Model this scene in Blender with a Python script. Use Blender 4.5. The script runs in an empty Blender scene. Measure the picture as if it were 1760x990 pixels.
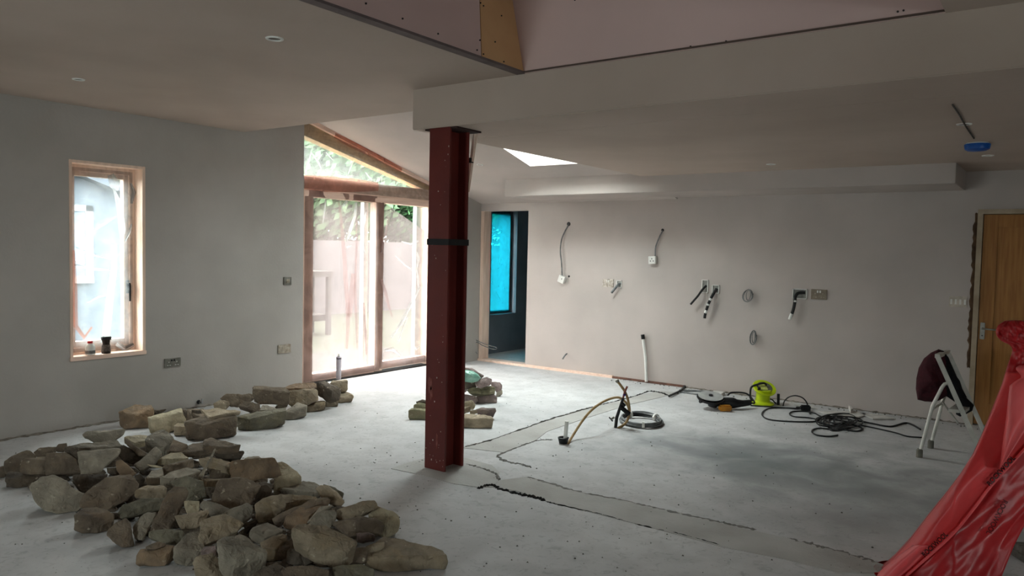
import bpy, bmesh, math, random
from mathutils import Vector, Matrix, noise

SC = bpy.context.scene
COL = SC.collection
# ---------------------------------------------------------------- camera
CAM_F, CAM_PITCH, CAM_ROLL, CAM_YAW = 1309.5, math.radians(2.832), math.radians(1.2326), math.radians(-35.9056)
EYE = Vector((0, 0, 1.6))
def _cam_axes():
    c, s = math.cos, math.sin
    yaw = Matrix(((c(CAM_YAW), -s(CAM_YAW), 0), (s(CAM_YAW), c(CAM_YAW), 0), (0, 0, 1)))
    base = Matrix(((1, 0, 0), (0, 0, -1), (0, 1, 0)))
    pit = Matrix(((1, 0, 0), (0, c(CAM_PITCH), -s(CAM_PITCH)), (0, s(CAM_PITCH), c(CAM_PITCH))))
    rol = Matrix(((c(CAM_ROLL), -s(CAM_ROLL), 0), (s(CAM_ROLL), c(CAM_ROLL), 0), (0, 0, 1)))
    return rol @ pit @ base @ yaw
AX = _cam_axes()                       # rows: right, down, forward
cd = bpy.data.cameras.new('camera')
cd.sensor_width = 36; cd.lens = 36 * CAM_F / 1760; cd.clip_start = 0.05; cd.clip_end = 300
cam = bpy.data.objects.new('camera', cd); COL.objects.link(cam)
r3 = Matrix((AX[0], -AX[1], -AX[2])).transposed()
cam.matrix_world = Matrix.Translation(EYE) @ r3.to_4x4()
SC.camera = cam

# ---------------------------------------------------------------- sky, exposure
SC.view_settings.view_transform = 'Standard'
SC.view_settings.look = 'None'
SC.view_settings.gamma = 1
SC.view_settings.use_curve_mapping = False
SC.view_settings.exposure = 0.65
w = bpy.data.worlds.new('overcast_sky'); SC.world = w; w.use_nodes = True
bg = w.node_tree.nodes['Background']
bg.inputs[0].default_value = (0.93, 0.97, 1.0, 1); bg.inputs[1].default_value = 27.0
SC.cycles.max_bounces = 10; SC.cycles.diffuse_bounces = 6; SC.cycles.transparent_max_bounces = 16
SC.cycles.sample_clamp_indirect = 8.0
def portal(name, loc, rot, sx, sy):
    l = bpy.data.lights.new(name, 'AREA'); l.shape = 'RECTANGLE'; l.size = sx; l.size_y = sy; l.energy = 0
    l.cycles.is_portal = True
    o = bpy.data.objects.new(name, l); COL.objects.link(o); o.location = loc; o.rotation_euler = rot
PI = math.pi
portal('sky_portal_door', (-7.32, 6.75, 1.5), (0, -PI/2, 0), 3.0, 2.3)
portal('sky_portal_window', (-7.25, 3.35, 1.43), (0, -PI/2, 0), 1.7, 0.7)
portal('sky_portal_rooflight', (-4.62, 6.78, 3.05), (math.atan(-.27), 0, 0), 0.95, 1.25)
portal('sky_portal_back', (-7.3, 9.58, 1.4), (0, -PI/2, 0), 1.6, 0.66)
portal('sky_portal_rear', (-3.0, -3.25, 1.45), (PI/2, 0, 0), 1.0, 1.0)
portal('sky_portal_right', (4.85, 1.6, 1.45), (0, PI/2, 0), .9, .9)

# ---------------------------------------------------------------- helpers
def ray(x, y):
    v = Vector(((x - 880) / CAM_F, (y - 495) / CAM_F, 1))
    return AX.transposed() @ v
def on(x, y, ax, v):
    d = ray(x, y); return EYE + d * ((v - EYE[ax]) / d[ax])
def fl(x, y, z=0.0): return on(x, y, 2, z)
def dep(x, y, t): return EYE + ray(x, y) * t
def isect(x, y, p, n):
    d = ray(x, y); return EYE + d * ((p - EYE).dot(n) / d.dot(n))

MATS = {}
def lin(c): return tuple(((v / 255 + .055) / 1.055) ** 2.4 if v > 10 else v / 255 / 12.92 for v in c) + (1,)
def pm(name, c1, c2=None, scale=6, rough=.8, bump=.15, bscale=None, metal=0, detail=6, spec=.3, coat=0, stretch=None):
    """procedural material: two colours mixed by noise, with a fine noise bump"""
    if name in MATS: return MATS[name]
    m = bpy.data.materials.new(name); m.use_nodes = True; nt = m.node_tree; N = nt.nodes; L = nt.links
    b = N['Principled BSDF']; b.inputs['Roughness'].default_value = rough; b.inputs['Metallic'].default_value = metal
    b.inputs['Specular IOR Level'].default_value = spec; b.inputs['Coat Weight'].default_value = coat
    c2 = c2 or tuple(v * .85 for v in c1)
    tc = N.new('ShaderNodeTexCoord'); mp = N.new('ShaderNodeMapping')
    L.new(tc.outputs['Object'], mp.inputs[0])
    if stretch: mp.inputs['Scale'].default_value = stretch
    n = N.new('ShaderNodeTexNoise'); n.inputs['Scale'].default_value = scale; n.inputs['Detail'].default_value = detail
    L.new(mp.outputs[0], n.inputs[0])
    rp = N.new('ShaderNodeValToRGB'); rp.color_ramp.elements[0].position = .35; rp.color_ramp.elements[1].position = .68
    rp.color_ramp.elements[0].color = lin(c2); rp.color_ramp.elements[1].color = lin(c1)
    L.new(n.outputs[0], rp.inputs[0]); L.new(rp.outputs[0], b.inputs['Base Color'])
    if bump:
        n2 = N.new('ShaderNodeTexNoise'); n2.inputs['Scale'].default_value = bscale or scale * 8; n2.inputs['Detail'].default_value = 4
        bp = N.new('ShaderNodeBump'); bp.inputs['Strength'].default_value = bump; bp.inputs['Distance'].default_value = .01
        L.new(mp.outputs[0], n2.inputs[0]); L.new(n2.outputs[0], bp.inputs['Height']); L.new(bp.outputs[0], b.inputs['Normal'])
    MATS[name] = m; return m

def film(name, tint, diff, transp, gloss=.12, crinkle=9, trans=.7):
    """thin polythene: partly clear, partly milky, with a crinkled glossy skin"""
    m = bpy.data.materials.new(name); m.use_nodes = True; nt = m.node_tree; N = nt.nodes; L = nt.links
    N.clear(); out = N.new('ShaderNodeOutputMaterial')
    t = N.new('ShaderNodeBsdfTransparent'); t.inputs[0].default_value = tint + (1,)
    d = N.new('ShaderNodeBsdfDiffuse'); d.inputs[0].default_value = diff + (1,)
    tr = N.new('ShaderNodeBsdfTranslucent'); tr.inputs[0].default_value = diff + (1,)
    g = N.new('ShaderNodeBsdfGlossy'); g.inputs['Roughness'].default_value = .18
    m1 = N.new('ShaderNodeMixShader'); m1.inputs[0].default_value = trans
    m2 = N.new('ShaderNodeMixShader'); m3 = N.new('ShaderNodeMixShader'); m3.inputs[0].default_value = gloss
    tc = N.new('ShaderNodeTexCoord'); n = N.new('ShaderNodeTexNoise'); n.inputs['Scale'].default_value = crinkle
    n.inputs['Detail'].default_value = 5; n.inputs['Distortion'].default_value = 1.2
    rp = N.new('ShaderNodeMapRange'); rp.inputs[1].default_value = .3; rp.inputs[2].default_value = .7
    rp.inputs[3].default_value = max(0, transp - .14); rp.inputs[4].default_value = min(1, transp + .1)
    bp = N.new('ShaderNodeBump'); bp.inputs['Strength'].default_value = .5; bp.inputs['Distance'].default_value = .02
    L.new(tc.outputs['Object'], n.inputs[0]); L.new(n.outputs[0], rp.inputs[0]); L.new(rp.outputs[0], m2.inputs[0])
    L.new(n.outputs[0], bp.inputs['Height'])
    for s in (d, tr, g): L.new(bp.outputs[0], s.inputs['Normal'])
    L.new(d.outputs[0], m1.inputs[1]); L.new(tr.outputs[0], m1.inputs[2])
    L.new(m1.outputs[0], m2.inputs[1]); L.new(t.outputs[0], m2.inputs[2])
    L.new(m2.outputs[0], m3.inputs[1]); L.new(g.outputs[0], m3.inputs[2]); L.new(m3.outputs[0], out.inputs[0])
    MATS[name] = m; return m

def glass(name='clear_glass', tint=(.93, .97, .95)):
    if name in MATS: return MATS[name]
    m = bpy.data.materials.new(name); m.use_nodes = True; N = m.node_tree.nodes; L = m.node_tree.links; N.clear()
    out = N.new('ShaderNodeOutputMaterial'); t = N.new('ShaderNodeBsdfTransparent')
    g = N.new('ShaderNodeBsdfGlossy'); g.inputs['Roughness'].default_value = .03
    n = N.new('ShaderNodeTexNoise'); n.inputs['Scale'].default_value = 3
    rp = N.new('ShaderNodeMixRGB'); rp.inputs[1].default_value = tint + (1,); rp.inputs[2].default_value = tuple(v * .96 for v in tint) + (1,)
    mx = N.new('ShaderNodeMixShader'); mx.inputs[0].default_value = .05
    L.new(n.outputs[0], rp.inputs[0]); L.new(rp.outputs[0], t.inputs[0])
    L.new(t.outputs[0], mx.inputs[1]); L.new(g.outputs[0], mx.inputs[2]); L.new(mx.outputs[0], out.inputs[0])
    MATS[name] = m; return m

class MB:
    """collects shapes for ONE mesh"""
    def __init__(s): s.v = []; s.f = []
    def add(s, vs, fs):
        o = len(s.v); s.v += [Vector(v) for v in vs]; s.f += [tuple(i + o for i in f) for f in fs]; return s
    def box(s, a, b):
        x0, y0, z0 = a; x1, y1, z1 = b
        return s.add([(x0,y0,z0),(x1,y0,z0),(x1,y1,z0),(x0,y1,z0),(x0,y0,z1),(x1,y0,z1),(x1,y1,z1),(x0,y1,z1)],
              [(0,3,2,1),(4,5,6,7),(0,1,5,4),(1,2,6,5),(2,3,7,6),(3,0,4,7)])
    def obox(s, c, ex, ey, ez):
        c = Vector(c); ex, ey, ez = Vector(ex), Vector(ey), Vector(ez)
        vs = [c + ex*a + ey*b + ez*d for d in (-1,1) for a, b in ((-1,-1),(1,-1),(1,1),(-1,1))]
        return s.add(vs, [(0,3,2,1),(4,5,6,7),(0,1,5,4),(1,2,6,5),(2,3,7,6),(3,0,4,7)])
    def prism(s, poly, off):
        n = len(poly); poly = [Vector(p) for p in poly]; off = Vector(off)
        return s.add(poly + [p + off for p in poly], [tuple(range(n))[::-1], tuple(range(n, 2*n))] + [(i, (i+1) % n, n+(i+1) % n, n+i) for i in range(n)])
    def tube(s, pts, r, seg=8, cap=True, smooth=0):
        pts = [Vector(p) for p in pts]
        if smooth: pts = catmull(pts, smooth)
        n = len(pts); rs = r if isinstance(r, (list, tuple)) else [r]*n
        if len(rs) != n: rs = [rs[min(len(rs)-1, int(i*len(rs)/n))] for i in range(n)]
        vs = []; up = None
        for i, p in enumerate(pts):
            t = (pts[min(i+1, n-1)] - pts[max(i-1, 0)]).normalized()
            if up is None:
                up = t.orthogonal().normalized()
            up = (up - t * up.dot(t)); up = up.normalized() if up.length > 1e-6 else t.orthogonal().normalized()
            q = t.cross(up)
            for k in range(seg):
                a = 2*PI*k/seg; vs.append(p + (up*math.cos(a) + q*math.sin(a))*rs[i])
        fs = [(i*seg+k, i*seg+(k+1) % seg, (i+1)*seg+(k+1) % seg, (i+1)*seg+k) for i in range(n-1) for k in range(seg)]
        if cap: fs += [tuple(range(seg))[::-1], tuple((n-1)*seg+k for k in range(seg))]
        return s.add(vs, fs)
    def lathe(s, prof, c=(0,0,0), axis=(0,0,1), seg=20):
        """profile [(radius, height)] revolved about axis through c"""
        a = Vector(axis).normalized(); u = a.orthogonal().normalized(); v = a.cross(u); c = Vector(c); n = len(prof)
        vs = [c + a*h + (u*math.cos(2*PI*k/seg) + v*math.sin(2*PI*k/seg))*max(r, 1e-4) for r, h in prof for k in range(seg)]
        fs = [(i*seg+k, i*seg+(k+1) % seg, (i+1)*seg+(k+1) % seg, (i+1)*seg+k) for i in range(n-1) for k in range(seg)]
        fs += [tuple(range(seg))[::-1], tuple((n-1)*seg+k for k in range(seg))]
        return s.add(vs, fs)
    def build(s, name, m, parent=None, smooth=False, bevel=0, org=None):
        me = bpy.data.meshes.new(name); org = Vector(org) if org is not None else Vector((0,0,0))
        me.from_pydata([v - org for v in s.v], [], s.f)
        bm = bmesh.new(); bm.from_mesh(me); bmesh.ops.recalc_face_normals(bm, faces=bm.faces)
        if bevel: bmesh.ops.bevel(bm, geom=bm.edges[:], offset=bevel, segments=2, affect='EDGES', clamp_overlap=True)
        bm.to_mesh(me); bm.free()
        if smooth:
            for p in me.polygons: p.use_smooth = True
            me.set_sharp_from_angle(angle=math.radians(40))
        me.materials.append(m)
        o = bpy.data.objects.new(name, me); COL.objects.link(o); o.location = org
        if parent is not None:
            o.parent = parent
            if parent.type != 'MESH' or True: o.matrix_parent_inverse = Matrix.Translation(-world_loc(parent))
        return o
def world_loc(o):
    l = Vector(o.location)
    return l if o.parent is None else l            # every location below is written in world space
def catmull(p, k):
    out = []
    for i in range(len(p)-1):
        a, b, c, d = p[max(i-1,0)], p[i], p[i+1], p[min(i+2,len(p)-1)]
        for j in range(k):
            t = j/k
            out.append(.5*((2*b) + (c-a)*t + (2*a-5*b+4*c-d)*t*t + (3*b-a-3*c+d)*t**3))
    out.append(p[-1]); return out
def tag(o, label=None, cat=None, group=None, kind=None):
    if label: o['label'] = label
    if cat: o['category'] = cat
    if group: o['group'] = group
    if kind: o['kind'] = kind
    return o
def empty(name, loc, label, cat, group=None, kind=None):
    o = bpy.data.objects.new(name, None); COL.objects.link(o); o.location = loc; o.empty_display_size = .05
    return tag(o, label, cat, group, kind)

# ---------------------------------------------------------------- materials
plaster = pm('grey_plaster', (172, 166, 160), (158, 152, 146), 1.1, .92, .12, 40)
plaster_c = pm('ceiling_plaster', (184, 168, 156), (172, 156, 144), .9, .92, .1, 30)
plaster_b = pm('pale_plaster', (184, 174, 168), (172, 163, 157), 1.3, .92, .1, 40)
pinkboard = pm('pink_plasterboard', (206, 180, 174), (198, 172, 166), 1.5, .9, .03)
brownboard = pm('brown_board', (204, 162, 118), (190, 148, 106), 2.5, .9, .05)
wood = pm('raw_softwood', (232, 206, 188), (216, 188, 168), 5, .6, .08, stretch=(6, 6, .6))
wood_h = pm('raw_softwood_rail', (234, 206, 190), (218, 188, 170), 5, .6, .08, stretch=(6, .6, 6))
door_wood = pm('oak_veneer', (168, 118, 62), (146, 98, 48), 6, .55, .05, stretch=(8, 8, .5))
redox = pm('red_oxide_paint', (104, 34, 27), (88, 27, 22), 3, .55, .1, 30, spec=.4)
white_pl = pm('white_plastic', (222, 221, 215), (208, 207, 202), 8, .4, 0)
white_fr = pm('white_frame_paint', (214, 216, 214), (204, 207, 206), 6, .4, 0)
black_pl = pm('black_plastic', (30, 30, 31), (22, 22, 23), 12, .45, .05)
black_rub = pm('black_cable_rubber', (34, 33, 34), (24, 24, 25), 14, .55, .05)
grey_cab = pm('grey_cable_sheath', (122, 124, 124), (92, 94, 95), 20, .55, .05)
steel = pm('brushed_steel', (150, 148, 140), (120, 118, 110), 15, .4, .05, metal=.8)
dusty = pm('dusty_plate', (176, 166, 150), (128, 116, 100), 30, .7, .1)
lime = pm('lime_plastic', (196, 214, 22), (172, 192, 16), 8, .45, .04)
orange_pl = pm('amber_plastic', (190, 128, 28), (150, 96, 18), 12, .5, .1)
brown_pipe = pm('brown_barrier_pipe', (170, 142, 98), (140, 112, 72), 14, .5, .05)
alu = pm('painted_aluminium', (206, 204, 196), (180, 178, 170), 10, .4, .04, metal=.2)
maroon = pm('maroon_fleece', (66, 20, 28), (46, 13, 20), 18, .95, .4, 90)
darknavy = pm('dark_fleece', (26, 24, 28), (18, 17, 20), 18, .95, .4, 90)
dirt = pm('broken_mortar_dirt', (92, 88, 82), (50, 47, 44), 25, .95, .5, 60)

# ---------------------------------------------------------------- floor
def floor_material():
    m = bpy.data.materials.new('dusty_concrete'); m.use_nodes = True; nt = m.node_tree; N = nt.nodes; L = nt.links
    b = N['Principled BSDF']; b.inputs['Roughness'].default_value = .82; b.inputs['Specular IOR Level'].default_value = .25
    tc = N.new('ShaderNodeTexCoord')
    def nz(scale, det=6, dist=0):
        n = N.new('ShaderNodeTexNoise'); n.inputs['Scale'].default_value = scale; n.inputs['Detail'].default_value = det
        n.inputs['Distortion'].default_value = dist; L.new(tc.outputs['Object'], n.inputs[0]); return n
    def ramp(src, p0, p1, c0, c1):
        r = N.new('ShaderNodeValToRGB'); r.color_ramp.elements[0].position = p0; r.color_ramp.elements[1].position = p1
        r.color_ramp.elements[0].color = c0; r.color_ramp.elements[1].color = c1; L.new(src, r.inputs[0]); return r
    def mix(fac, a, c, mode='MIX'):
        x = N.new('ShaderNodeMixRGB'); x.blend_type = mode
        if isinstance(fac, float): x.inputs[0].default_value = fac
        else: L.new(fac, x.inputs[0])
        for i, v in ((1, a), (2, c)):
            if isinstance(v, tuple): x.inputs[i].default_value = v
            else: L.new(v, x.inputs[i])
        return x.outputs[0]
    base = ramp(nz(.9, 8, .4).outputs[0], .3, .7, lin((176, 175, 175)), lin((198, 197, 196))).outputs[0]
    dust = ramp(nz(5, 10, .3).outputs[0], .42, .62, (0, 0, 0, 1), (1, 1, 1, 1)).outputs[0]
    col = mix(dust, base, mix(.28, base, lin((150, 148, 146))))
    specks = ramp(nz(55, 2).outputs[0], .70, .74, (0, 0, 0, 1), (.8, .8, .8, 1)).outputs[0]
    col = mix(specks, col, lin((112, 108, 104)))
    # damp, worn patch of older concrete in the middle of the room
    def blob(cx, cy, rx, ry, amt, c, col):
        mp = N.new('ShaderNodeMapping'); mp.inputs['Location'].default_value = (-cx/rx, -cy/ry, 0); mp.inputs['Scale'].default_value = (1/rx, 1/ry, 0)
        L.new(tc.outputs['Object'], mp.inputs[0])
        ln = N.new('ShaderNodeVectorMath'); ln.operation = 'LENGTH'; L.new(mp.outputs[0], ln.inputs[0])
        ad = N.new('ShaderNodeMath'); ad.operation = 'ADD'; nn = nz(2.6, 8, .6)
        ml = N.new('ShaderNodeMath'); ml.operation = 'MULTIPLY'; ml.inputs[1].default_value = 1.6; L.new(nn.outputs[0], ml.inputs[0])
        L.new(ln.outputs['Value'], ad.inputs[0]); L.new(ml.outputs[0], ad.inputs[1])
        r = N.new('ShaderNodeMapRange'); r.interpolation_type = 'SMOOTHSTEP'; L.new(ad.outputs[0], r.inputs[0])
        r.inputs[1].default_value = .75; r.inputs[2].default_value = 2.0; r.inputs[3].default_value = amt; r.inputs[4].default_value = 0
        return mix(r.outputs[0], col, c)
    col = blob(-1.8, 5.9, 1.5, .8, .8, lin((104, 110, 111)), col)
    col = blob(-.8, 5.5, 1.2, 1.5, .5, lin((120, 120, 118)), col)
    col = blob(-1.5, 7.0, 1.0, .6, .4, lin((128, 130, 128)), col)
    scr = ramp(nz(17, 10, 1.5).outputs[0], .55, .72, (0,0,0,1), (.5,.5,.5,1)).outputs[0]
    col = mix(scr, col, lin((138, 137, 135)))
    L.new(col, b.inputs['Base Color'])
    bp = N.new('ShaderNodeBump'); bp.inputs['Strength'].default_value = .10; bp.inputs['Distance'].default_value = .01
    n1 = nz(22, 9, .5); L.new(n1.outputs[0], bp.inputs['Height']); L.new(bp.outputs[0], b.inputs['Normal'])
    return m
floor = tag(MB().box((-7.6, -3.2, -.2), (4.8, 11.2, 0)).build('floor', floor_material()), 'pale dusty concrete floor of the room', 'floor', kind='structure')

rnd = random.Random(7)
def ridge(name, pts, wdt, hgt, m, parent=floor, z=0.0, jag=.8, seed=0):
    """ragged low line of broken concrete along a floor path"""
    r = random.Random(seed); P = catmull([fl(*p) for p in pts], 14); mb = MB(); vs = []; n = len(P)
    for i, p in enumerate(P):
        t = (P[min(i+1, n-1)] - P[max(i-1, 0)]).normalized(); q = Vector((-t.y, t.x, 0))
        k = min(1, i/3 + .15, (n-1-i)/3 + .15); wv = wdt*k*(1 + jag*(r.random()*2-1)); h = hgt*k*(.4 + r.random())
        o = q*wdt*jag*(r.random()-.5)
        vs += [p + o - q*wv + Vector((0,0,-.004)), p + o - q*wv*.3 + Vector((0,0,h)), p + o + q*wv*.35 + Vector((0,0,h*.8)), p + o + q*wv + Vector((0,0,-.004))]
    fs = [(i*4+k, i*4+k+1, i*4+k+5, i*4+k+4) for i in range(n-1) for k in range(3)]
    return mb.add(vs, fs).build(name, m, parent)
dark_gap = pm('dark_floor_gap', (40, 38, 36), (26, 25, 24), 30, 1, .4, 60)
mortar = pm('grey_mortar_patch', (176, 174, 170), (160, 157, 152), 3, .95, .5, 40)
mortar_l = pm('pale_mortar_ridge', (132, 129, 124), (104, 101, 97), 8, .95, .5, 40)
# re-filled trenches, with slightly raised mortar and open cracks at their edges
def patch(name, px, h, m):
    mb = MB(); P = [fl(*p) for p in px]; mb.prism([p + Vector((0,0,-.02)) for p in P], (0, 0, .02 + h)); return mb.build(name, m, floor)
patch('mortar_patch', [(672,806),(700,796),(728,789),(800,788),(845,800),(858,812),(856,828),(846,838),(822,838),(780,832),(730,818)], .004, mortar)
patch('mortar_patch', [(846,838),(858,826),(905,820),(950,832),(1010,850),(1080,862),(1180,884),(1260,905),(1352,925),(1480,958),(1560,985),(1440,985),(1350,962),(1240,940),(1110,905),(1035,886),(940,862),(890,845)], .003, mortar)
patch('mortar_patch', [(795,770),(860,751),(930,727),(1000,706),(1060,689),(1092,680),(1137,672),(1168,676),(1140,682),(1080,696),(1010,718),(940,742),(920,758),(866,778)], .003, mortar)
ridge('floor_crack', [(820,840),(835,836),(846,835),(858,840),(890,849),(915,854),(938,861)], .018, .012, dark_gap, seed=1)
ridge('floor_crack', [(938,862),(970,870),(1035,885),(1110,905),(1180,921),(1240,938)], .008, .005, dark_gap, seed=2)
ridge('floor_crack', [(905,820),(940,830),(1000,847),(1060,858),(1120,872),(1190,888),(1250,900),(1300,911)], .02, .006, mortar_l, seed=3)
ridge('floor_crack', [(855,784),(866,778),(905,763),(925,757),(950,756)], .012, .006, mortar_l, seed=4)
ridge('floor_crack', [(855,784),(870,793),(895,798),(912,803)], .02, .006, mortar_l, seed=5)
ridge('floor_crack', [(797,769),(840,758),(900,737),(945,721),(1000,705),(1030,697)], .016, .009, dirt, seed=6)
ridge('floor_crack', [(1030,697),(1062,689),(1092,681),(1116,672)], .012, .01, dark_gap, seed=7)
ridge('floor_crack', [(1116,672),(1138,676),(1150,680),(1165,674),(1180,664)], .02, .012, dark_gap, seed=8)
ridge('floor_crack', [(690,806),(715,797),(728,790)], .012, .005, mortar_l, seed=9)
ridge('floor_crack', [(800,798),(830,806),(853,816),(856,826)], .016, .01, mortar_l, seed=10)
ridge('floor_crack', [(1352,925),(1400,937),(1450,950),(1510,968)], .03, .004, mortar_l, seed=11)

# ---------------------------------------------------------------- walls
XL, XD, YB, ZC, ZF = -6.8, -7.1, 8.6, 2.74, 2.455
wl = MB()
for y0, y1, z0, z1 in ((-3.2,3.015,0,3.6),(3.015,3.668,0,.595),(3.015,3.668,2.275,3.6),(3.668,5.455,0,3.6),(7.92,8.6,0,3.6)):
    wl.box((-7.2, y0, z0), (XL, y1, z1))
tag(wl.build('wall_left', plaster), 'grey plastered side wall with the tall narrow window', 'wall', kind='structure')
wb = MB()
for x0, x1, z0, z1 in ((-7.2,-6.79,0,3.6),(-6.79,-5.975,2.15,3.6),(-5.975,-.69,0,3.6),(-.69,.20,2.085,3.6),(.20,4.8,0,3.6)):
    wb.box((x0, YB, z0), (x1, YB+.14, z1))
tag(wb.build('wall_back', plaster_b), 'long plastered back wall with dangling cables', 'wall', kind='structure')
bare = pm('bounce_cut_brown', (112, 100, 90), (92, 82, 74), 4, .95, .3)  # dark brown chosen to cut bounced light off the two unseen walls
def holed(ax, lo, hi, u0, u1, z0, z1, w0, w1):
    """wall slab between w0..w1 with one opening u0..u1 x z0..z1 along lo..hi"""
    m = MB()
    for a, b, c, d in ((lo,u0,0,3.6),(u0,u1,0,z0),(u0,u1,z1,3.6),(u1,hi,0,3.6)):
        m.box((w0,a,c),(w1,b,d)) if ax == 0 else m.box((a,w0,c),(b,w1,d))
    return m
def fill_window(name, label, ax, u0, u1, z0, z1, w):
    e = empty(name, (w,(u0+u1)/2,z0) if ax == 0 else ((u0+u1)/2,w,z0), label, 'window', kind='structure'); m = MB(); t = .04
    def bx(m, a, b, c, d, k): m.box((w-k,a,c),(w+k,b,d)) if ax == 0 else m.box((a,w-k,c),(b,w+k,d)); return m
    for a, b, c, d in ((u0,u0+t,z0,z1),(u1-t,u1,z0,z1),(u0+t,u1-t,z0,z0+t),(u0+t,u1-t,z1-t,z1)): bx(m, a, b, c, d, .04)
    m.build('window_frame', white_fr, e); bx(MB(), u0+t, u1-t, z0+t, z1-t, .005).build('pane', glass(), e)
tag(holed(0,-3.2,8.6,1.15,2.05,1.0,1.9,4.6,4.8).build('wall_right', bare), 'unseen wall to the right of the viewer, coloured dark to cut bounce', 'wall', kind='structure')
tag(holed(1,-6.8,4.6,-3.5,-2.5,.95,1.95,-3.2,-3.0).build('wall_rear', bare), 'unseen wall behind the viewer, coloured dark to cut bounce', 'wall', kind='structure')
fill_window('fill_window_rear', 'unseen window added behind the viewer for fill light', 1, -3.5, -2.5, .95, 1.95, -3.1)  # unseen opening, added to brighten the foreground from behind
fill_window('fill_window_right', 'unseen window added right of the viewer for fill light', 0, 1.15, 2.05, 1.0, 1.9, 4.7)  # unseen opening, added to light the shaft and wrapping from the right
# room beyond the back doorway
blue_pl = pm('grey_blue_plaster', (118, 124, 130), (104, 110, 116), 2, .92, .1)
br = MB()
for y0, y1, z0, z1 in ((8.74,9.25,0,3.0),(9.25,9.92,0,.60),(9.25,9.92,2.22,3.0),(9.92,11.2,0,3.0)): br.box((-7.45,y0,z0),(-7.1,y1,z1))
br.box((-7.1,11.0,0),(-4.9,11.2,3)); br.box((-5.1,8.74,0),(-4.9,11.0,3)); br.box((-7.45,8.74,2.6),(-4.9,11.2,3.0))
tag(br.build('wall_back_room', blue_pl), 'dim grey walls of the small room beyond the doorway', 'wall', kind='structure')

# ---------------------------------------------------------------- ceilings
def zs(y): return 3.011 - .27*(y - 5.795)
ceil = MB()
ceil.box((-6.8,-3,ZC),(-2.935,4.07,ZC+.15)); ceil.box((-6.8,4.07,ZC),(-3.87,4.7,ZC+.15))
ceil.box((-2.935,-3,ZC),(-.5,1.3,ZC+.15)); ceil.box((-.5,-3,ZC),(4.6,4.07,ZC+.15))
ceil = tag(ceil.build('ceiling', plaster_c), 'dim plastered flat ceiling with downlights and a raised lantern opening', 'ceiling', kind='structure')
low = MB().box((-3.87,4.6,ZF),(4.6,YB,ZF+.12)); low.build('low_ceiling', plaster_c, ceil)
cas = MB().box((-3.87,4.07,ZF),(4.6,4.6,ZC+.4)); cas.build('beam_casing', plaster_c, ceil, bevel=.006)
chk = MB().prism([(-3.87,4.6,ZF+.02),(-3.87,7.7,ZF+.02),(-3.87,7.7,zs(7.7)+.1),(-3.87,4.6,zs(4.6)+.1)][::-1], (.1,0,0)); chk.build('vault_cheek', plaster_c, ceil)
MB().box((-7.2,4.55,ZC+.02),(-3.87,4.68,3.6)).build('vault_end', plaster_c, ceil)
# sloping vault with the rooflight hole
SX0, SX1, SY0, SY1 = -5.11, -4.12, 6.2, 7.37
sl = MB()
def slab(x0, x1, y0, y1): sl.prism([(x0,y0,zs(y0)),(x1,y0,zs(y0)),(x1,y1,zs(y1)),(x0,y1,zs(y1))], (0,0,.22))
slab(-7.2,SX0,4.6,8.74); slab(SX1,-3.8,4.6,8.74); slab(SX0,SX1,4.6,SY0); slab(SX0,SX1,SY1,8.74)
sl.build('sloping_ceiling', plaster_b, ceil)
MB().box((-5.76,7.75,2.275),(-.815,YB,2.62)).build('bulkhead', plaster_b, ceil, bevel=.005)
# lantern shaft
sh = MB().prism([(-2.925,1.3,ZC+.15),(-2.925,4.07,ZC+.15),(-3.2,4.07,4.15),(-3.2,1.3,4.15)], (-.08,0,0)); sh.build('shaft_side', pinkboard, ceil)
a0, a1 = Vector((-2.885,4.065,ZC-.004)), Vector((-2.957,4.065,3.225))
u = on(823,98,0,-2.9); MB().prism([(-2.888,u.y,ZC),(-2.888,4.068,ZC),(-3.188,4.068,4.14),(-3.188,u.y+.27,4.14)], (.012,0,0)).build('brown_board_panel', brownboard, ceil)
MB().prism([(-2.888,1.3,ZC),(-2.888,u.y-.004,ZC),(-3.188,u.y+.266,4.14),(-3.188,1.3,4.14)], (.010,0,0)).build('pink_board_panel', pinkboard, ceil)
MB().prism([(-2.88,4.064,ZC),(-.5,4.064,ZC),(-.5,4.064,4.15),(-3.18,4.064,4.15)], (0,-.012,0)).build('pink_board_panel', pinkboard, ceil)
MB().box((-.5,1.3,ZC+.15),(-.42,4.07,4.15)).build('shaft_side', pinkboard, ceil)
MB().box((-3.3,1.2,ZC+.15),(-.42,1.3,4.15)).build('shaft_side', pinkboard, ceil)
MB().box((-2.936,1.3,ZC-.002),(-2.872,4.06,ZC+.012)).build('edge_bead', pm('edge_bead_grey', (112, 98, 96), None, 8), ceil)
MB().prism([(-2.885,4.06,ZC),(-2.876,4.06,ZC),(-3.173,4.06,4.1),(-3.18,4.06,4.1)], (0,-.008,0)).build('corner_gap', black_pl, ceil)
MB().box((-2.88,4.045,2.742),(-.5,4.056,2.752)).build('board_joint', pm('joint_brown', (96, 80, 72), None, 10), ceil)  # thin brown line along the board joint
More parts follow.
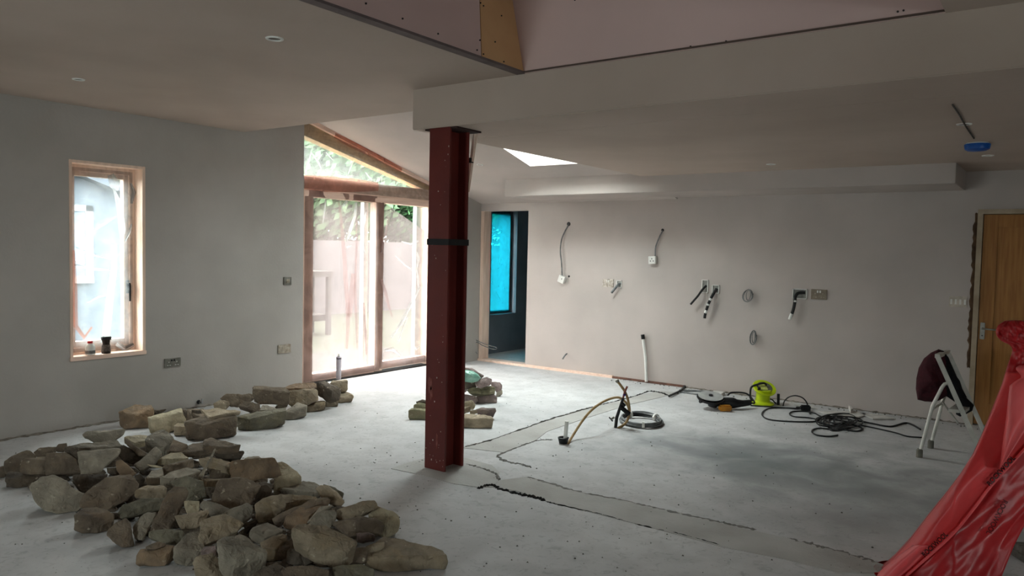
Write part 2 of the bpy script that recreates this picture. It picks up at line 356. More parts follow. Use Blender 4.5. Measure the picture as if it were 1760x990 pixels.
# closed roof over the raised opening
MB().box((-3.4,1.1,4.15),(-.3,4.3,4.25)).build('shaft_roof', pinkboard, ceil)
MB().box((-7.3,-3.2,3.6),(-3.3,4.7,3.7)).build('roof_deck', plaster_c, ceil)
w4 = empty('window_4', (-4.6,6.8,2.9), 'bright rooflight set in the sloping ceiling, seen as a white triangle', 'window', kind='structure')
MB().prism([(SX0,SY0,zs(SY0)+.2),(SX1,SY0,zs(SY0)+.2),(SX1,SY1,zs(SY1)+.2),(SX0,SY1,zs(SY1)+.2)], (0,0,.012)).build('pane', glass(), w4)
fr = MB()
for x0, x1, y0, y1 in ((SX0-.06,SX0,SY0,SY1),(SX1,SX1+.06,SY0,SY1),(SX0-.06,SX1+.06,SY0-.06,SY0),(SX0-.06,SX1+.06,SY1,SY1+.06)):
    fr.prism([(x0,y0,zs(y0)+.222),(x1,y0,zs(y0)+.222),(x1,y1,zs(y1)+.222),(x0,y1,zs(y1)+.222)], (0,0,.05))
fr.build('window_frame', white_fr, w4)
# screw heads on the unfinished boards
scr = MB()
for x, y, pl_ in ((629,6,0),(692,32,0),(753,58,0),(826,5,0),(831,10,0),(825,69,0),(820,86,0),(862,27,0),(851,72,0),(866,106,0),(831,93,0),(1543,20,1),(1553,18,1),(1187,80,1),(1248,71,1),(988,0,1)):
    p = on(x, y, 0, -2.872) if pl_ == 0 else on(x, y, 1, 4.05)
    if pl_ == 0:
        for _ in range(4): p = on(x, y, 0, -2.874 - .3*(p.z-ZC)/1.4)
    n = (1,0,0) if pl_ == 0 else (0,-1,0)
    scr.lathe([(.005,-.002),(.005,.003)], p, n, 8)
scr.build('screw_heads', black_pl, ceil)

# ---------------------------------------------------------------- left window
w1 = empty('window_1', (XL-.1,3.34,.6), 'tall narrow timber window in the side wall, masked with clear plastic', 'window', kind='structure')
def rectframe(x0, x1, y0, y1, z0, z1, t, tb=None, tt=None):
    tb = tb or t; tt = tt or t
    m = MB(); m.box((x0,y0,z0),(x1,y0+t,z1)); m.box((x0,y1-t,z0),(x1,y1,z1)); m.box((x0,y0+t,z0),(x1,y1-t,z0+tb)); m.box((x0,y0+t,z1-tt),(x1,y1-t,z1)); return m
rectframe(-7.05,-6.93,3.035,3.65,.61,2.26,.055).build('window_frame', wood, w1, bevel=.004)
rectframe(-7.02,-6.955,3.085,3.60,.66,2.21,.045,.06).build('sash', wood, w1, bevel=.004)
MB().box((-6.985,3.125,.71),(-6.977,3.56,2.165)).build('pane', glass(), w1)
rv = MB(); rv.box((-6.95,3.015,.58),(-6.796,3.04,2.285)); rv.box((-6.95,3.645,.58),(-6.796,3.672,2.285)); rv.box((-6.95,3.04,2.26),(-6.796,3.645,2.285))
rv.build('lining', wood, w1, bevel=.003)
MB().box((-6.95,3.01,.575),(-6.785,3.675,.612)).build('window_sill', wood_h, w1, bevel=.004)
h = MB(); h.box((-6.955,3.575,1.13),(-6.94,3.60,1.25)); h.tube([(-6.94,3.587,1.22),(-6.915,3.587,1.22),(-6.91,3.587,1.20),(-6.91,3.587,1.06)], .009, 8); h.build('handle', black_pl, w1)

# ---------------------------------------------------------------- sliding door and gable glazing
d1 = empty('door_1', (XD,6.75,0), 'large two-panel timber sliding glass door covered in pinkish plastic', 'door', kind='structure')
x0, x1 = -7.16, -7.06
MB().box((x0,5.50,.0),(x1+.01,5.80,2.22)).build('door_frame', wood, d1, bevel=.004)
MB().box((x0,7.76,.0),(x1+.01,7.94,2.22)).build('door_frame', wood, d1, bevel=.004)
MB().box((x0-.02,5.50,2.165),(x1+.03,7.94,2.24)).build('door_frame', wood_h, d1, bevel=.004)
MB().box((x0-.02,5.50,2.24),(x1+.045,7.94,2.395)).build('head_beam', wood_h, d1, bevel=.004)
MB().box((x0-.05,5.50,-.02),(x1+.06,7.94,.014)).build('threshold', black_pl, d1)
MB().box((x0,6.785,.02),(x1+.012,6.925,2.17)).build('meeting_stile', wood, d1, bevel=.004)
MB().box((x0,5.80,.014),(x1+.012,6.785,.105)).build('bottom_rail', wood_h, d1, bevel=.004)
MB().box((x0,6.925,.03),(x1-.01,7.76,.13)).build('bottom_rail', wood_h, d1, bevel=.004)
MB().box((-7.115,5.80,.105),(-7.105,6.785,2.165)).build('pane', glass(), d1)
MB().box((-7.135,6.925,.13),(-7.125,7.76,2.165)).build('pane', glass(), d1)
MB().box((-7.24,6.70,.06),(-7.18,6.775,2.16)).build('outer_sash', white_fr, d1)
MB().box((-7.24,7.66,.06),(-7.18,7.80,2.16)).build('outer_sash', white_fr, d1)
w2 = empty('window_2', (XD,6.6,2.4), 'sloping triangular window above the sliding door', 'window', kind='structure')
def rk(ya, yb, za0, zb0, za1, zb1, xa, xb): return MB().prism([(xa,ya,za0),(xa,yb,zb0),(xa,yb,zb1),(xa,ya,za1)], (xb-xa,0,0))
rk(5.40,7.94,2.90,2.325,zs(5.4),zs(7.94),x0,x1+.03).build('rake_beam', pm('rake_timber', (206, 176, 132), (188, 156, 112), 6, .6, .06, stretch=(6,.7,6)), w2)
rk(5.40,7.94,zs(5.4)-.045,zs(7.94)-.045,zs(5.4),zs(7.94),x1+.03,x1+.075).build('rake_trim', wood_h, w2)
MB().prism([(-7.12,5.45,2.39),(-7.12,7.85,2.39),(-7.12,5.45,2.93)], (.01,0,0)).build('pane', glass(), w2)

# ---------------------------------------------------------------- polythene
def sheet(name, yz, X, label, m, seed=0, nu=46, nv=60, amp=.012, parent=None, fn=None):
    """crinkled sheet over the quad yz (4 corners y,z) at plane X"""
    (ya,za),(yb,zb),(yc,zc),(yd,zd) = yz; mb = MB(); vs = []
    for j in range(nv+1):
        for i in range(nu+1):
            u, v = i/nu, j/nv
            y = (ya*(1-u)+yb*u)*(1-v) + (yd*(1-u)+yc*u)*v; z = (za*(1-u)+zb*u)*(1-v) + (zd*(1-u)+zc*u)*v
            e = min(1, 8*min(u,1-u,v,1-v)+.1)
            d = noise.fractal(Vector((y*3.1+seed, z*1.3, seed)), .8, 2.1, 5)*amp*1.6 + abs(noise.noise(Vector((y*7+seed, z*2.2+y*3, 3.3))))*amp
            vs.append((X + d*e, y, z))
    fs = [(j*(nu+1)+i, j*(nu+1)+i+1, (j+1)*(nu+1)+i+1, (j+1)*(nu+1)+i) for j in range(nv) for i in range(nu)]
    o = mb.add(vs, fs).build(name, m, parent, smooth=False)
    for p in o.data.polygons: p.use_smooth = True
    if label: tag(o, label, 'plastic sheet')
    return o
def fold(px, X, m, parent, wd=4, name='fold'):
    """narrow doubled crease following a path of pixels at plane X"""
    P = [on(x, y, 0, X) for x, y, *_ in px]; W = [(q[2] if len(q) > 2 else wd)*.0065 for q in px]; mb = MB(); vs = []; n = len(P)
    for i, p in enumerate(P):
        t = (P[min(i+1,n-1)] - P[max(i-1,0)]).normalized(); q = Vector((1,0,0)).cross(t).normalized()
        vs += [p - q*W[i]*.5, p + Vector((min(.012, W[i]*.25),0,0)), p + q*W[i]*.5]
    mb.add(vs, [(i*3+k, i*3+k+1, i*3+k+4, i*3+k+3) for i in range(n-1) for k in range(2)])
    return mb.build(name, m, parent)
f_clear = film('clear_polythene', (.97,.97,.98), (.24,.245,.25), .68, .05)
f_pink = film('pinkish_polythene', (.95,.84,.82), (.155,.12,.115), .50, .04, 3.5)
f_fold = film('streak_fold_polythene', (.98,.97,.96), (.34,.335,.33), .35, .1, 12, .85)  # doubled folds, whitened to carry the highlight streaks of the wrinkles
f_pfold = film('pink_doubled_polythene', (.97,.86,.84), (.24,.185,.18), .58, .05, 8, .85)
f_red = film('red_masking_film', (.92,.62,.54), (.5,.26,.2), .66, .05, 8, .5)
f_blue = film('blue_polythene', (.008,.40,.56), (.003,.10,.14), .3, .04, 7, .9)
s1 = sheet('plastic_sheet', ((3.07,.63),(3.62,.63),(3.62,2.235),(3.07,2.235)), -6.925, 'clear crinkled plastic sheet taped over the tall narrow window', f_clear, 1.2, 30, 60)
for px in ([(190,300,9),(198,318,16),(200,328,6)],[(196,326,3),(203,346,8),(207,370,9),(210,395,10),(209,412,4)],[(196,420,8),(197,440,8),(195,470,9),(190,500,10),(186,540,11),(182,575,11),(178,590,8)],[(199,372,2),(180,385,3),(150,402,3),(140,415,2)],[(130,425,2),(160,438,3),(190,445,2)],[(128,455,3),(160,462,4),(188,464,3)],[(215,415,2),(222,400,4),(226,385,2)],[(150,520,2),(170,510,3),(195,505,2)],[(225,315,3),(230,330,6),(226,350,3)],[(200,590,6),(215,600,9),(230,592,5)]):
    fold(px, -6.915, f_fold, s1)
fold([(125,430,6),(127,500,9),(130,560,6),(145,580,6),(158,562,3)], -6.913, f_red, s1, name='red_tape')
s2 = sheet('plastic_sheet', ((5.66,.03),(6.86,.03),(6.86,2.37),(5.66,2.37)), -7.035, 'pinkish plastic sheet hanging over the near panel of the sliding door', f_pink, 4.4, 44, 70, .014)
for px in ([(582,346,4),(586,372,6),(588,400,8),(592,440,10),(594,480,11),(597,520,10),(598,560,9),(596,600,6)],[(607,470,10),(604,510,14),(600,545,12)],[(612,370,3),(613,420,5),(611,470,6),(610,500,8),(613,560,6),(614,600,4)],[(625,520,4),(628,570,6),(630,610,4)]):
    fold(px, -7.02, f_pfold, s2)
for px in ([(612,348,6),(610,372,7),(602,395,8),(595,416,3)],[(630,362,3),(626,380,7),(621,396,5),(619,400,2)],[(560,343,3),(557,370,3),(555,384,2)],[(597,345,5),(592,352,8),(589,355,3)],[(620,400,3),(622,420,3),(628,435,2)],[(596,426,2),(604,421,3)]):
    fold(px, -7.018, f_fold, s2)
s3 = sheet('plastic_sheet', ((6.86,.05),(7.80,.05),(7.80,1.78),(6.86,2.19)), -7.035, 'slipped pinkish plastic sheet on the far door panel, top edge sagging diagonally', f_pink, 9.1, 36, 70, .016)
for px in ([(667,372,3),(664,395,5),(660,412,8),(655,435,6)],[(655,480,6),(662,500,9),(668,525,7),(674,545,4)]): fold(px, -7.02, f_pfold, s3)
for px in ([(716,433,6),(719,445,10),(715,462,6),(718,480,9),(720,495,5)],[(722,492,5),(712,512,8),(700,535,8),(688,558,7),(673,580,5)],[(680,440,2),(695,455,3),(712,466,2)],[(690,415,2),(705,419,4),(719,414,3)],[(700,545,3),(690,570,3),(684,590,2)],[(660,602,5),(675,600,8),(688,610,4)],[(710,595,4),(716,600,6),(722,594,3)]):
    fold(px, -7.018, f_fold, s3)
s4 = sheet('plastic_sheet', ((5.50,2.25),(7.85,2.25),(7.85,2.45),(5.50,3.02)), -7.003, 'crinkled clear plastic over the sloping window above the door', film('gable_polythene', (.97,.95,.93), (.2,.195,.185), .6, .06, 12), 2.7, 60, 24, .012)
for px in ([(538,250,2),(530,280,4),(525,296,3)],[(535,262,2),(548,280,4),(552,290,2)],[(598,300,2),(602,288,4),(608,276,2)],[(575,300,3),(585,303,5),(600,305,3)],[(560,262,2),(572,275,3)],[(628,296,2),(634,304,3),(640,310,2)]): fold(px, -6.985, f_fold, s4)
fold([(523,313,24),(560,316,28),(600,318,26),(650,321,16)], -6.988, f_red, s4, name='red_tape')
fold([(575,232,10),(600,245,14),(640,263,16),(690,292,10)], -6.988, f_red, s4, name='red_tape')
# back-room window
w3 = empty('window_3', (-7.15,9.58,.6), 'dark-framed window of the room beyond the doorway', 'window', kind='structure')
rectframe(-7.3,-7.2,9.25,9.92,.60,2.22,.06).build('window_frame', pm('dark_window_frame', (96,98,102), None, 8, .5), w3)
MB().box((-7.26,9.31,.66),(-7.25,9.86,2.16)).build('pane', glass(), w3)
s5 = sheet('plastic_sheet', ((9.26,.62),(9.85,.62),(9.85,2.21),(9.26,2.21)), -7.19, 'bright blue plastic sheet over the window of the back room', f_blue, 5.5, 24, 50)
for px in ([(856,440,1.5),(859,455,2),(862,442,1.5)],[(852,500,1.5),(860,515,2)]): fold(px, -7.17, f_fold, s5)

# ---------------------------------------------------------------- doorway, timber and right-hand door
trim1 = MB(); trim1.box((-6.79,YB-.01,0),(-6.735,YB+.15,2.15)); tag(trim1.build('trim_1', wood), 'raw timber lining on the left side of the back doorway', 'trim', kind='structure')
tag(MB().box((-6.79,YB-.035,0),(-4.6,YB+.12,.032)).build('baseboard_back', wood_h), 'raw timber sole plate along the foot of the back wall', 'trim', kind='structure')
tag(MB().box((-4.6,YB-.03,0),(-3.62,YB-.0,.024)).build('trim_2', pm('dirty_red_sole_plate', (120, 84, 70), (84, 62, 54), 9, .9, .3)), 'dirty reddish end of the sole plate below the white pipe', 'trim', kind='structure')
MBk = MB()
d2 = empty('door_2', (-.25,YB,0), 'brown timber door at the right end of the back wall', 'door', kind='structure')
lin_ = MB(); lin_.box((-.70,YB-.015,0),(-.655,YB+.14,2.09)); lin_.box((.155,YB-.015,0),(.20,YB+.14,2.09)); lin_.box((-.655,YB-.015,2.045),(.155,YB+.14,2.09))
lin_.build('door_frame', pm('pale_door_lining', (176, 160, 138), (150, 134, 112), 6), d2)
MB().box((-.65,YB+.03,.01),(.15,YB+.07,2.04)).build('door_leaf', door_wood, d2)
st = MB(); st.box((-.65,YB+.018,.01),(-.53,YB+.03,2.04)); st.box((.03,YB+.018,.01),(.15,YB+.03,2.04)); st.box((-.53,YB+.018,1.92),(.03,YB+.03,2.04)); st.box((-.53,YB+.018,.01),(.03,YB+.03,.22))
st.build('stile_and_rail', door_wood, d2, bevel=.002)
hp = MB().box((-.635,YB+.004,.84),(-.595,YB+.018,1.0)).build('handle_plate', pm('satin_plate', (150,146,138), None, 10, .4, metal=.6), d2, bevel=.003)
MB().tube([(-.615,YB+.005,.945),(-.615,YB-.045,.945),(-.60,YB-.055,.945),(-.48,YB-.055,.942)], .008, 8).build('lever', steel, hp, smooth=True)
MB().lathe([(.006,0),(.006,.004)], (-.615,YB+.003,.875), (0,-1,0), 8).build('keyhole', black_pl, hp)
tag(MB().box((-.8,YB+.16,0),(.3,YB+.24,2.4)).build('door_sky_block', plaster), 'unseen panel added behind the brown door to block sky light', 'wall', kind='structure')  # added out of sight to stop sky leaking round the door
# broken plaster edge beside the door lining
pe = MB(); r_ = random.Random(3); vs = []
for i in range(40):
    z = .55 + i*1.5/39; wv = .02 + .02*r_.random(); vs += [(-.70,YB-.004,z), (-.70-wv,YB-.004,z), (-.70-wv*.6,YB-.012,z+.01)]
pe.add(vs, [(i*3+a, i*3+b, i*3+3+b, i*3+3+a) for i in range(39) for a, b in ((0,2),(2,1))])
pe.build('broken_plaster', pm('exposed_brown_plaster', (98, 74, 54), (70, 52, 38), 12, .95, .4), d2)

# ---------------------------------------------------------------- steel column
colm = empty('steel_column', (-3.62,4.19,0), 'dark red steel H-section column standing in the middle of the room', 'column')
cx0, cx1, cy0, cy1, tf = -3.715, -3.525, 4.09, 4.305, .016
hs = MB(); hs.box((cx0,cy0,0),(cx1,cy0+tf,ZF)); hs.box((cx0,cy1-tf,0),(cx1,cy1,ZF)); hs.box((-3.628,cy0+tf,0),(-3.612,cy1-tf,ZF)); hs.build('shaft', redox, colm)
MB().box((cx0-.05,cy0+.005,ZF-.012),(cx1+.06,cy1+.06,ZF+.001)).build('cap_plate', pm('dark_cap_plate', (60,40,36), None, 8), colm)
cx0, cx1 = cx0-.001, cx1+.001
zst = on(766, 416, 1, cy0).z
bd = MB(); e = .006
for a, c in (((cx0-e,cy0-e,zst-.022),(cx1+e,cy0,zst+.022)),((cx1,cy0,zst-.022),(cx1+e,cy1,zst+.022)),((cx0-e,cy1,zst-.022),(cx1+e,cy1+e,zst+.022)),((cx0-e,cy0,zst-.022),(cx0,cy1,zst+.022))): bd.box(a, c)
bd.build('strap', black_pl, colm)
chip = MB(); rr = random.Random(11)
for i in range(34):
    z = rr.random()**1.6*2.3 + .03; x = rr.uniform(cx0+.01, cx1-.01); s = rr.uniform(.001, .0035)
    chip.box((x-s,cy0-.0015,z-s*rr.uniform(1,3)),(x+s,cy0+.001,z+s))
chip.build('paint_chips', pm('plaster_splash', (190,176,168), (150,130,122), 30), colm)
smr = MB()
for (x, z, a, b) in ((-3.675,.62,.022,.06),(-3.66,.56,.014,.05),(-3.60,.22,.008,.06)):
    smr.add([(x+a*math.cos(k*PI/5), cy0-.001, z+b*math.sin(k*PI/5)*(1+.3*math.sin(k*2.1))) for k in range(10)], [tuple(range(10))])
smr.build('plaster_smear', pm('thin_plaster_smear', (138,84,78), (110,52,46), 25), colm)
# thin timber offcut wedged behind the column head
tk = empty('timber_batten', on(808,340,1,4.36), 'thin pale timber batten wedged upright behind the red column head', 'batten')
P0, P1 = on(817,231,1,4.37), on(803,345,1,4.37); P1.z = on(806,330,1,4.37).z
MB().obox((P0+P1)/2, (.011,0,0), (0,.012,0), (P0-P1)/2).build('batten_strip', wood, tk)
zt = on(807,276,1,4.36)
MB().obox(zt, (.022,0,0), (0,.02,0), (0,0,.018)).build('tie', black_pl, tk)

# ---------------------------------------------------------------- stones
STONE = {}
def stone_mat(key, c1, c2, c3):
    m = bpy.data.materials.new('stone_'+key); m.use_nodes = True; nt = m.node_tree; N = nt.nodes; L = nt.links
    b = N['Principled BSDF']; b.inputs['Roughness'].default_value = .88; b.inputs['Specular IOR Level'].default_value = .25
    tc = N.new('ShaderNodeTexCoord'); oi = N.new('ShaderNodeObjectInfo')
    ad = N.new('ShaderNodeVectorMath'); ad.operation = 'MULTIPLY_ADD'; cb = N.new('ShaderNodeCombineXYZ')
    for i in range(3): L.new(oi.outputs['Random'], cb.inputs[i])
    ad.inputs[1].default_value = (23, 31, 17); L.new(cb.outputs[0], ad.inputs[0]); L.new(tc.outputs['Object'], ad.inputs[2])
    def nz(s, d=6, dist=0):
        n = N.new('ShaderNodeTexNoise'); n.inputs['Scale'].default_value = s; n.inputs['Detail'].default_value = d; n.inputs['Distortion'].default_value = dist
        L.new(ad.outputs[0], n.inputs[0]); return n.outputs[0]
    rp = N.new('ShaderNodeValToRGB'); cr = rp.color_ramp; cr.elements[0].position = .30; cr.elements[1].position = .72
    cr.elements[0].color = lin(c2); cr.elements[1].color = lin(c1); e = cr.elements.new(.52); e.color = lin(tuple((a+b_)/2 for a, b_ in zip(c1, c2)))
    L.new(nz(9, 8, .6), rp.inputs[0])
    r2 = N.new('ShaderNodeValToRGB'); r2.color_ramp.elements[0].position = .52; r2.color_ramp.elements[1].position = .68
    L.new(nz(5.5, 5, 1.2), r2.inputs[0])
    mx = N.new('ShaderNodeMixRGB'); L.new(r2.outputs[0], mx.inputs[0]); L.new(rp.outputs[0], mx.inputs[1]); mx.inputs[2].default_value = lin(c3)
    r3_ = N.new('ShaderNodeValToRGB'); r3_.color_ramp.elements[0].position = .66; r3_.color_ramp.elements[1].position = .76
    r3_.color_ramp.elements[1].color = (.55,.55,.55,1); L.new(nz(30, 3), r3_.inputs[0])
    m2 = N.new('ShaderNodeMixRGB'); L.new(r3_.outputs[0], m2.inputs[0]); L.new(mx.outputs[0], m2.inputs[1]); m2.inputs[2].default_value = lin((176,164,142))
    hv = N.new('ShaderNodeHueSaturation'); mr = N.new('ShaderNodeMapRange'); mr.inputs[3].default_value = 1.2; mr.inputs[4].default_value = 1.75
    hv.inputs['Saturation'].default_value = .82; L.new(oi.outputs['Random'], mr.inputs[0]); L.new(mr.outputs[0], hv.inputs['Value']); L.new(m2.outputs[0], hv.inputs['Color']); L.new(hv.outputs[0], b.inputs['Base Color'])
    bp = N.new('ShaderNodeBump'); bp.inputs['Strength'].default_value = .9; bp.inputs['Distance'].default_value = .02
    L.new(nz(26, 10, .8), bp.inputs['Height']); L.new(bp.outputs[0], b.inputs['Normal'])
    STONE[key] = m
stone_mat('t', (140,124,100), (102,89,70), (122,104,76))
stone_mat('g', (138,128,110), (94,86,74), (116,108,92))
stone_mat('b', (112,97,78), (76,64,52), (98,80,60))
stone_mat('o', (132,106,76), (92,75,58), (112,86,58))
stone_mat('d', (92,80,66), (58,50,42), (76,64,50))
stone_mat('n', (108,102,84), (76,71,58), (92,84,62))
stone_mat('p', (168,154,124), (122,110,86), (144,128,96))
stone_mat('k', (140,118,112), (98,84,80), (122,106,96))
stone_mat('m', (126,120,86), (86,82,60), (104,96,70))

TILE = {'A':(0,730,7.615),'B':(180,730,7.615),'C':(340,750,7.615),'E':(100,830,7.615),'F':(220,860,7.615),'D':(380,830,7.615),'G':(420,870,8.25),'H':(570,860,7.615),
        'W':(200,680,11.0),'V':(330,650,9.9),'U':(460,600,8.25),'K':(690,620,7.92),'P':(0,0,1.0)}
def unit(v): return v.normalized()
scount = [0]
def stone(tile, F, z0, col, label, T=(), ft=72, tt=16, th=None, group='building stones in the big front heap', rough=1.0):
    ox, oy, s = TILE[tile]; scount[0] += 1; seed = scount[0]*7.31
    F = [(ox+x/s, oy+y/s) for x, y in F]; T = [(ox+x/s, oy+y/s) for x, y in T]
    sc_ = 1.10 if tile in 'WVUK' else 1.07
    cp = sum((Vector(q) for q in list(F)+list(T)), Vector((0,0)))/(len(F)+len(T))
    F = [tuple(cp+(Vector(q)-cp)*sc_) for q in F]; T = [tuple(cp+(Vector(q)-cp)*sc_) for q in T]
    ax, ay = max(F or T, key=lambda p: p[1])
    if not F: z0 = z0 + (th or .05)
    p0 = fl(ax, ay, z0); h = p0 - EYE; h.z = 0; h.normalize(); up = Vector((0,0,1))
    pts = []; c_px = sum((Vector(p) for p in (F or T)), Vector((0,0)))/len(F or T); rd = unit(ray(*c_px))
    if F:
        a = math.radians(ft); nf = -h*math.sin(a) + up*math.cos(a)
        F3 = [isect(x, y, p0, nf) for x, y in F]; pts += F3
    if T:
        a = math.radians(tt); ntp = -h*math.sin(a) + up*math.cos(a)
        if F:
            sh_ = [F3[i] for i, p in enumerate(F) if p in T]
            pr = sum(sh_, Vector())/len(sh_) if sh_ else isect(*max(T, key=lambda p: p[1]), p0, nf)
        else: pr = p0
        T3 = []
        for x, y in T:
            q = isect(x, y, pr, ntp)
            if (q-pr).length > .75 or (q-EYE).dot(rd) < 0: q = pr + unit(q-pr)*.75
            T3.append(q)
        pts += T3
        cen = sum(T3, Vector())/len(T3); hz = (th or max(.04, cen.z - z0))
        pts += [cen + (q-cen)*.93 - up*min(hz, max(0.01, q.z - .001)) for q in T3]
    else:
        cen = sum(F3, Vector())/len(F3)
        ext = sorted(((q-cen).length for q in F3))[len(F3)//2]; t_ = th or ext*.95
        rs_ = random.Random(scount[0])
        for k in range(3):
            i_, j_ = rs_.randrange(len(F3)), rs_.randrange(len(F3))
            pts.append(cen.lerp(F3[i_].lerp(F3[j_], rs_.uniform(.3,.7)), rs_.uniform(.2,.75)) + nf*ext*rs_.uniform(.10,.24))
        for q in F3:
            bq = cen + (q-cen)*.82 + rd*t_ - up*t_*.28; pts.append(bq)
    for p in pts: p.z = max(p.z, .001)
    org = sum(pts, Vector())/len(pts); org.z = min(p.z for p in pts)
    bm = bmesh.new()
    for p in pts: bm.verts.new(p - org)
    bmesh.ops.remove_doubles(bm, verts=bm.verts[:], dist=.004)
    g = bmesh.ops.convex_hull(bm, input=bm.verts[:], use_existing_faces=False)
    bmesh.ops.delete(bm, geom=[v for v in bm.verts if not v.link_faces], context='VERTS')
    bmesh.ops.dissolve_limit(bm, angle_limit=math.radians(14), verts=bm.verts[:], edges=bm.edges[:])
    size = max((v.co for v in bm.verts), key=lambda c: c.length).length
    bmesh.ops.bevel(bm, geom=bm.edges[:], offset=min(.006, size*.035), segments=1, affect='EDGES', clamp_overlap=True, profile=.6)
    bmesh.ops.triangulate(bm, faces=bm.faces[:])
    for lim in (.08, .045, .028):
        ed = [e_ for e_ in bm.edges if e_.calc_length() > lim]
        if ed: bmesh.ops.subdivide_edges(bm, edges=ed, cuts=1); bmesh.ops.triangulate(bm, faces=[f_ for f_ in bm.faces if len(f_.verts) > 3])
    bm.normal_update(); am = min(.009, size*.05)*rough
    lay = Vector((math.sin(seed)*.3, math.cos(seed)*.3, 1)).normalized()
    for v in bm.verts:
        c = v.co*1.0; d = noise.fractal(c*13 + Vector((seed,0,0)), .8, 2.0, 4)*am*.95
        d += (abs(noise.noise(Vector((c.dot(lay)*60 + seed, c.x*5, c.y*5)))) - .25)*am*.55
        v.co += v.normal*d
    for v in bm.verts:
        if v.co.z + org.z < 0: v.co.z = -org.z + .0005
    me = bpy.data.meshes.new('building_stone'); bm.to_mesh(me); bm.free()
    for p in me.polygons: p.use_smooth = True
    me.set_sharp_from_angle(angle=math.radians(17))
    me.materials.append(STONE[col])
    o = bpy.data.objects.new('building_stone', me); COL.objects.link(o); o.location = org
    return tag(o, label, 'stone', group)
S = stone
# --- left end of the heap
S('A', [(60,500),(110,500),(200,520),(265,500),(260,600),(190,615),(90,580)], .05, 'b', 'long knobbly brown stone at the far left end of the heap', T=[(50,470),(180,390),(260,385),(340,340),(385,345),(470,410),(300,440),(265,500),(200,520),(110,500),(60,500)], tt=30)
S('A', [(-20,560),(60,535),(130,570),(60,690),(-20,690)], 0, 'b', 'small stone at the extreme left tip of the heap, cut by the photo edge')
S('A', [(75,700),(200,715),(440,720),(400,820),(220,825),(70,730)], 0, 'd', 'dark low slab on the floor at the heap\'s left tip', T=[(110,625),(260,615),(280,635),(580,640),(490,690),(440,720),(200,715),(75,700)], tt=20)
S('A', [(275,500),(320,460),(480,450),(600,465),(600,560),(575,640),(290,630),(265,600)], .06, 'b', 'squarish brown block sitting on the dark low slab at the left tip', T=[(320,460),(490,425),(605,415),(600,465),(480,450)])
S('A', [(610,375),(850,360),(870,410),(990,455),(1030,540),(1050,620),(860,655),(600,660),(600,600),(605,450)], .06, 'b', 'broad domed brown stone right of the squarish block, left part of heap', ft=55)
S('A', [(440,360),(520,300),(620,285),(740,290),(745,340),(620,370),(600,410),(490,415)], .06, 'b', 'narrow brown stone on the back rim above the squarish block', ft=60)
S('A', [(740,290),(770,255),(870,240),(880,290),(850,310),(840,350),(790,335),(745,345)], .09, 'b', 'small upright lump behind the broad domed brown stone', ft=65)
S('A', [(855,310),(920,270),(1020,295),(1015,410),(1065,540),(1040,600),(990,450),(870,405)], .05, 'd', 'dark chunk wedged between the domed stone and the big pale slab', ft=65)
S('P', [(134,777),(205,772),(207,778),(190,792),(170,811),(145,821),(140,818),(141,800)], .07, 'g', 'big smooth pale slab leaning at the left of the heap', ft=42, th=.07)
S('P', [(135,770),(135,776),(206,772),(207,767)], .15, 'g', 'flat grey slab lying along the top of the big leaning slab', T=[(119,766),(145,761),(180,761),(200,757),(207,767),(135,770)], tt=25, th=.03)
S('P', [(142,747),(150,742),(175,739),(190,739),(212,738),(210,747),(195,757),(165,760),(152,752)], .10, 'g', 'long grey pointed stone standing clear at the back left rim', ft=50)
S('P', [(53,838),(58,832),(73,822),(92,819),(102,821),(114,830),(129,838),(143,850),(140,870),(131,881),(100,882),(75,874),(58,855)], 0, 'g', 'big rounded grey boulder at the left front of the heap', ft=52)
S('P', [(143,850),(163,838),(181,822),(195,818),(220,815),(226,818),(232,830),(238,833),(230,848),(215,860),(183,876),(160,877),(140,870)], .02, 'b', 'large brown speckled boulder resting against the grey boulder', ft=48)
S('P', [(127,817),(150,822),(183,815),(181,822),(163,838),(145,847),(135,840),(126,828)], .02, 'd', 'flat shaded stone in the hollow behind the two boulders', ft=40)
# --- middle back
S('B', [(265,175),(370,230),(550,375),(520,400),(440,395),(280,240)], .12, 'b', 'narrow slanting slab pointing down towards the middle of the heap', ft=45, th=.04)
S('B', [], .10, 'p', 'whitish flat slab on the back rim', T=[(260,160),(430,130),(560,140),(530,200),(390,235),(300,190)], th=.05)
S('B', [(540,200),(560,225),(690,260),(780,300),(900,180),(890,230),(830,340),(760,345),(640,290),(545,230)], .10, 'g', 'large pale-topped block standing highest on the back rim', T=[(540,200),(600,130),(660,90),(770,75),(820,100),(900,180),(780,300),(690,260),(560,225)], tt=28)
S('B', [], .07, 'b', 'layered splintery slab right of the pale-topped block', T=[(900,190),(940,230),(1070,250),(1085,270),(960,340),(840,350),(830,340),(890,230)], th=.06, tt=25)
S('B', [(1010,370),(1430,325),(1380,400),(1040,410)], .09, 'b', 'long flat brown slab lying under the small cap slab at the back', T=[(950,360),(1150,240),(1320,235),(1440,320),(1430,325),(1010,370)])
S('B', [(690,450),(920,445),(1080,440),(1070,460),(850,500),(730,520),(690,490)], .07, 'p', 'pale wedge-shaped slab in the centre of the heap', T=[(690,450),(870,370),(1000,360),(1040,410),(1080,440),(920,445)])
S('B', [(755,560),(780,525),(860,540),(1150,460),(1150,560),(790,655),(755,640)], .07, 'b', 'brick-like brown block angled just below the pale wedge', T=[(780,525),(1130,450),(1160,440),(1150,460),(860,540)])
S('B', [(640,300),(670,290),(750,375),(690,450),(640,520),(570,520),(470,600),(450,540),(390,520),(480,460),(560,380)], .06, 'g', 'big smooth stone slanting up beneath the highest pale-topped block', ft=45)
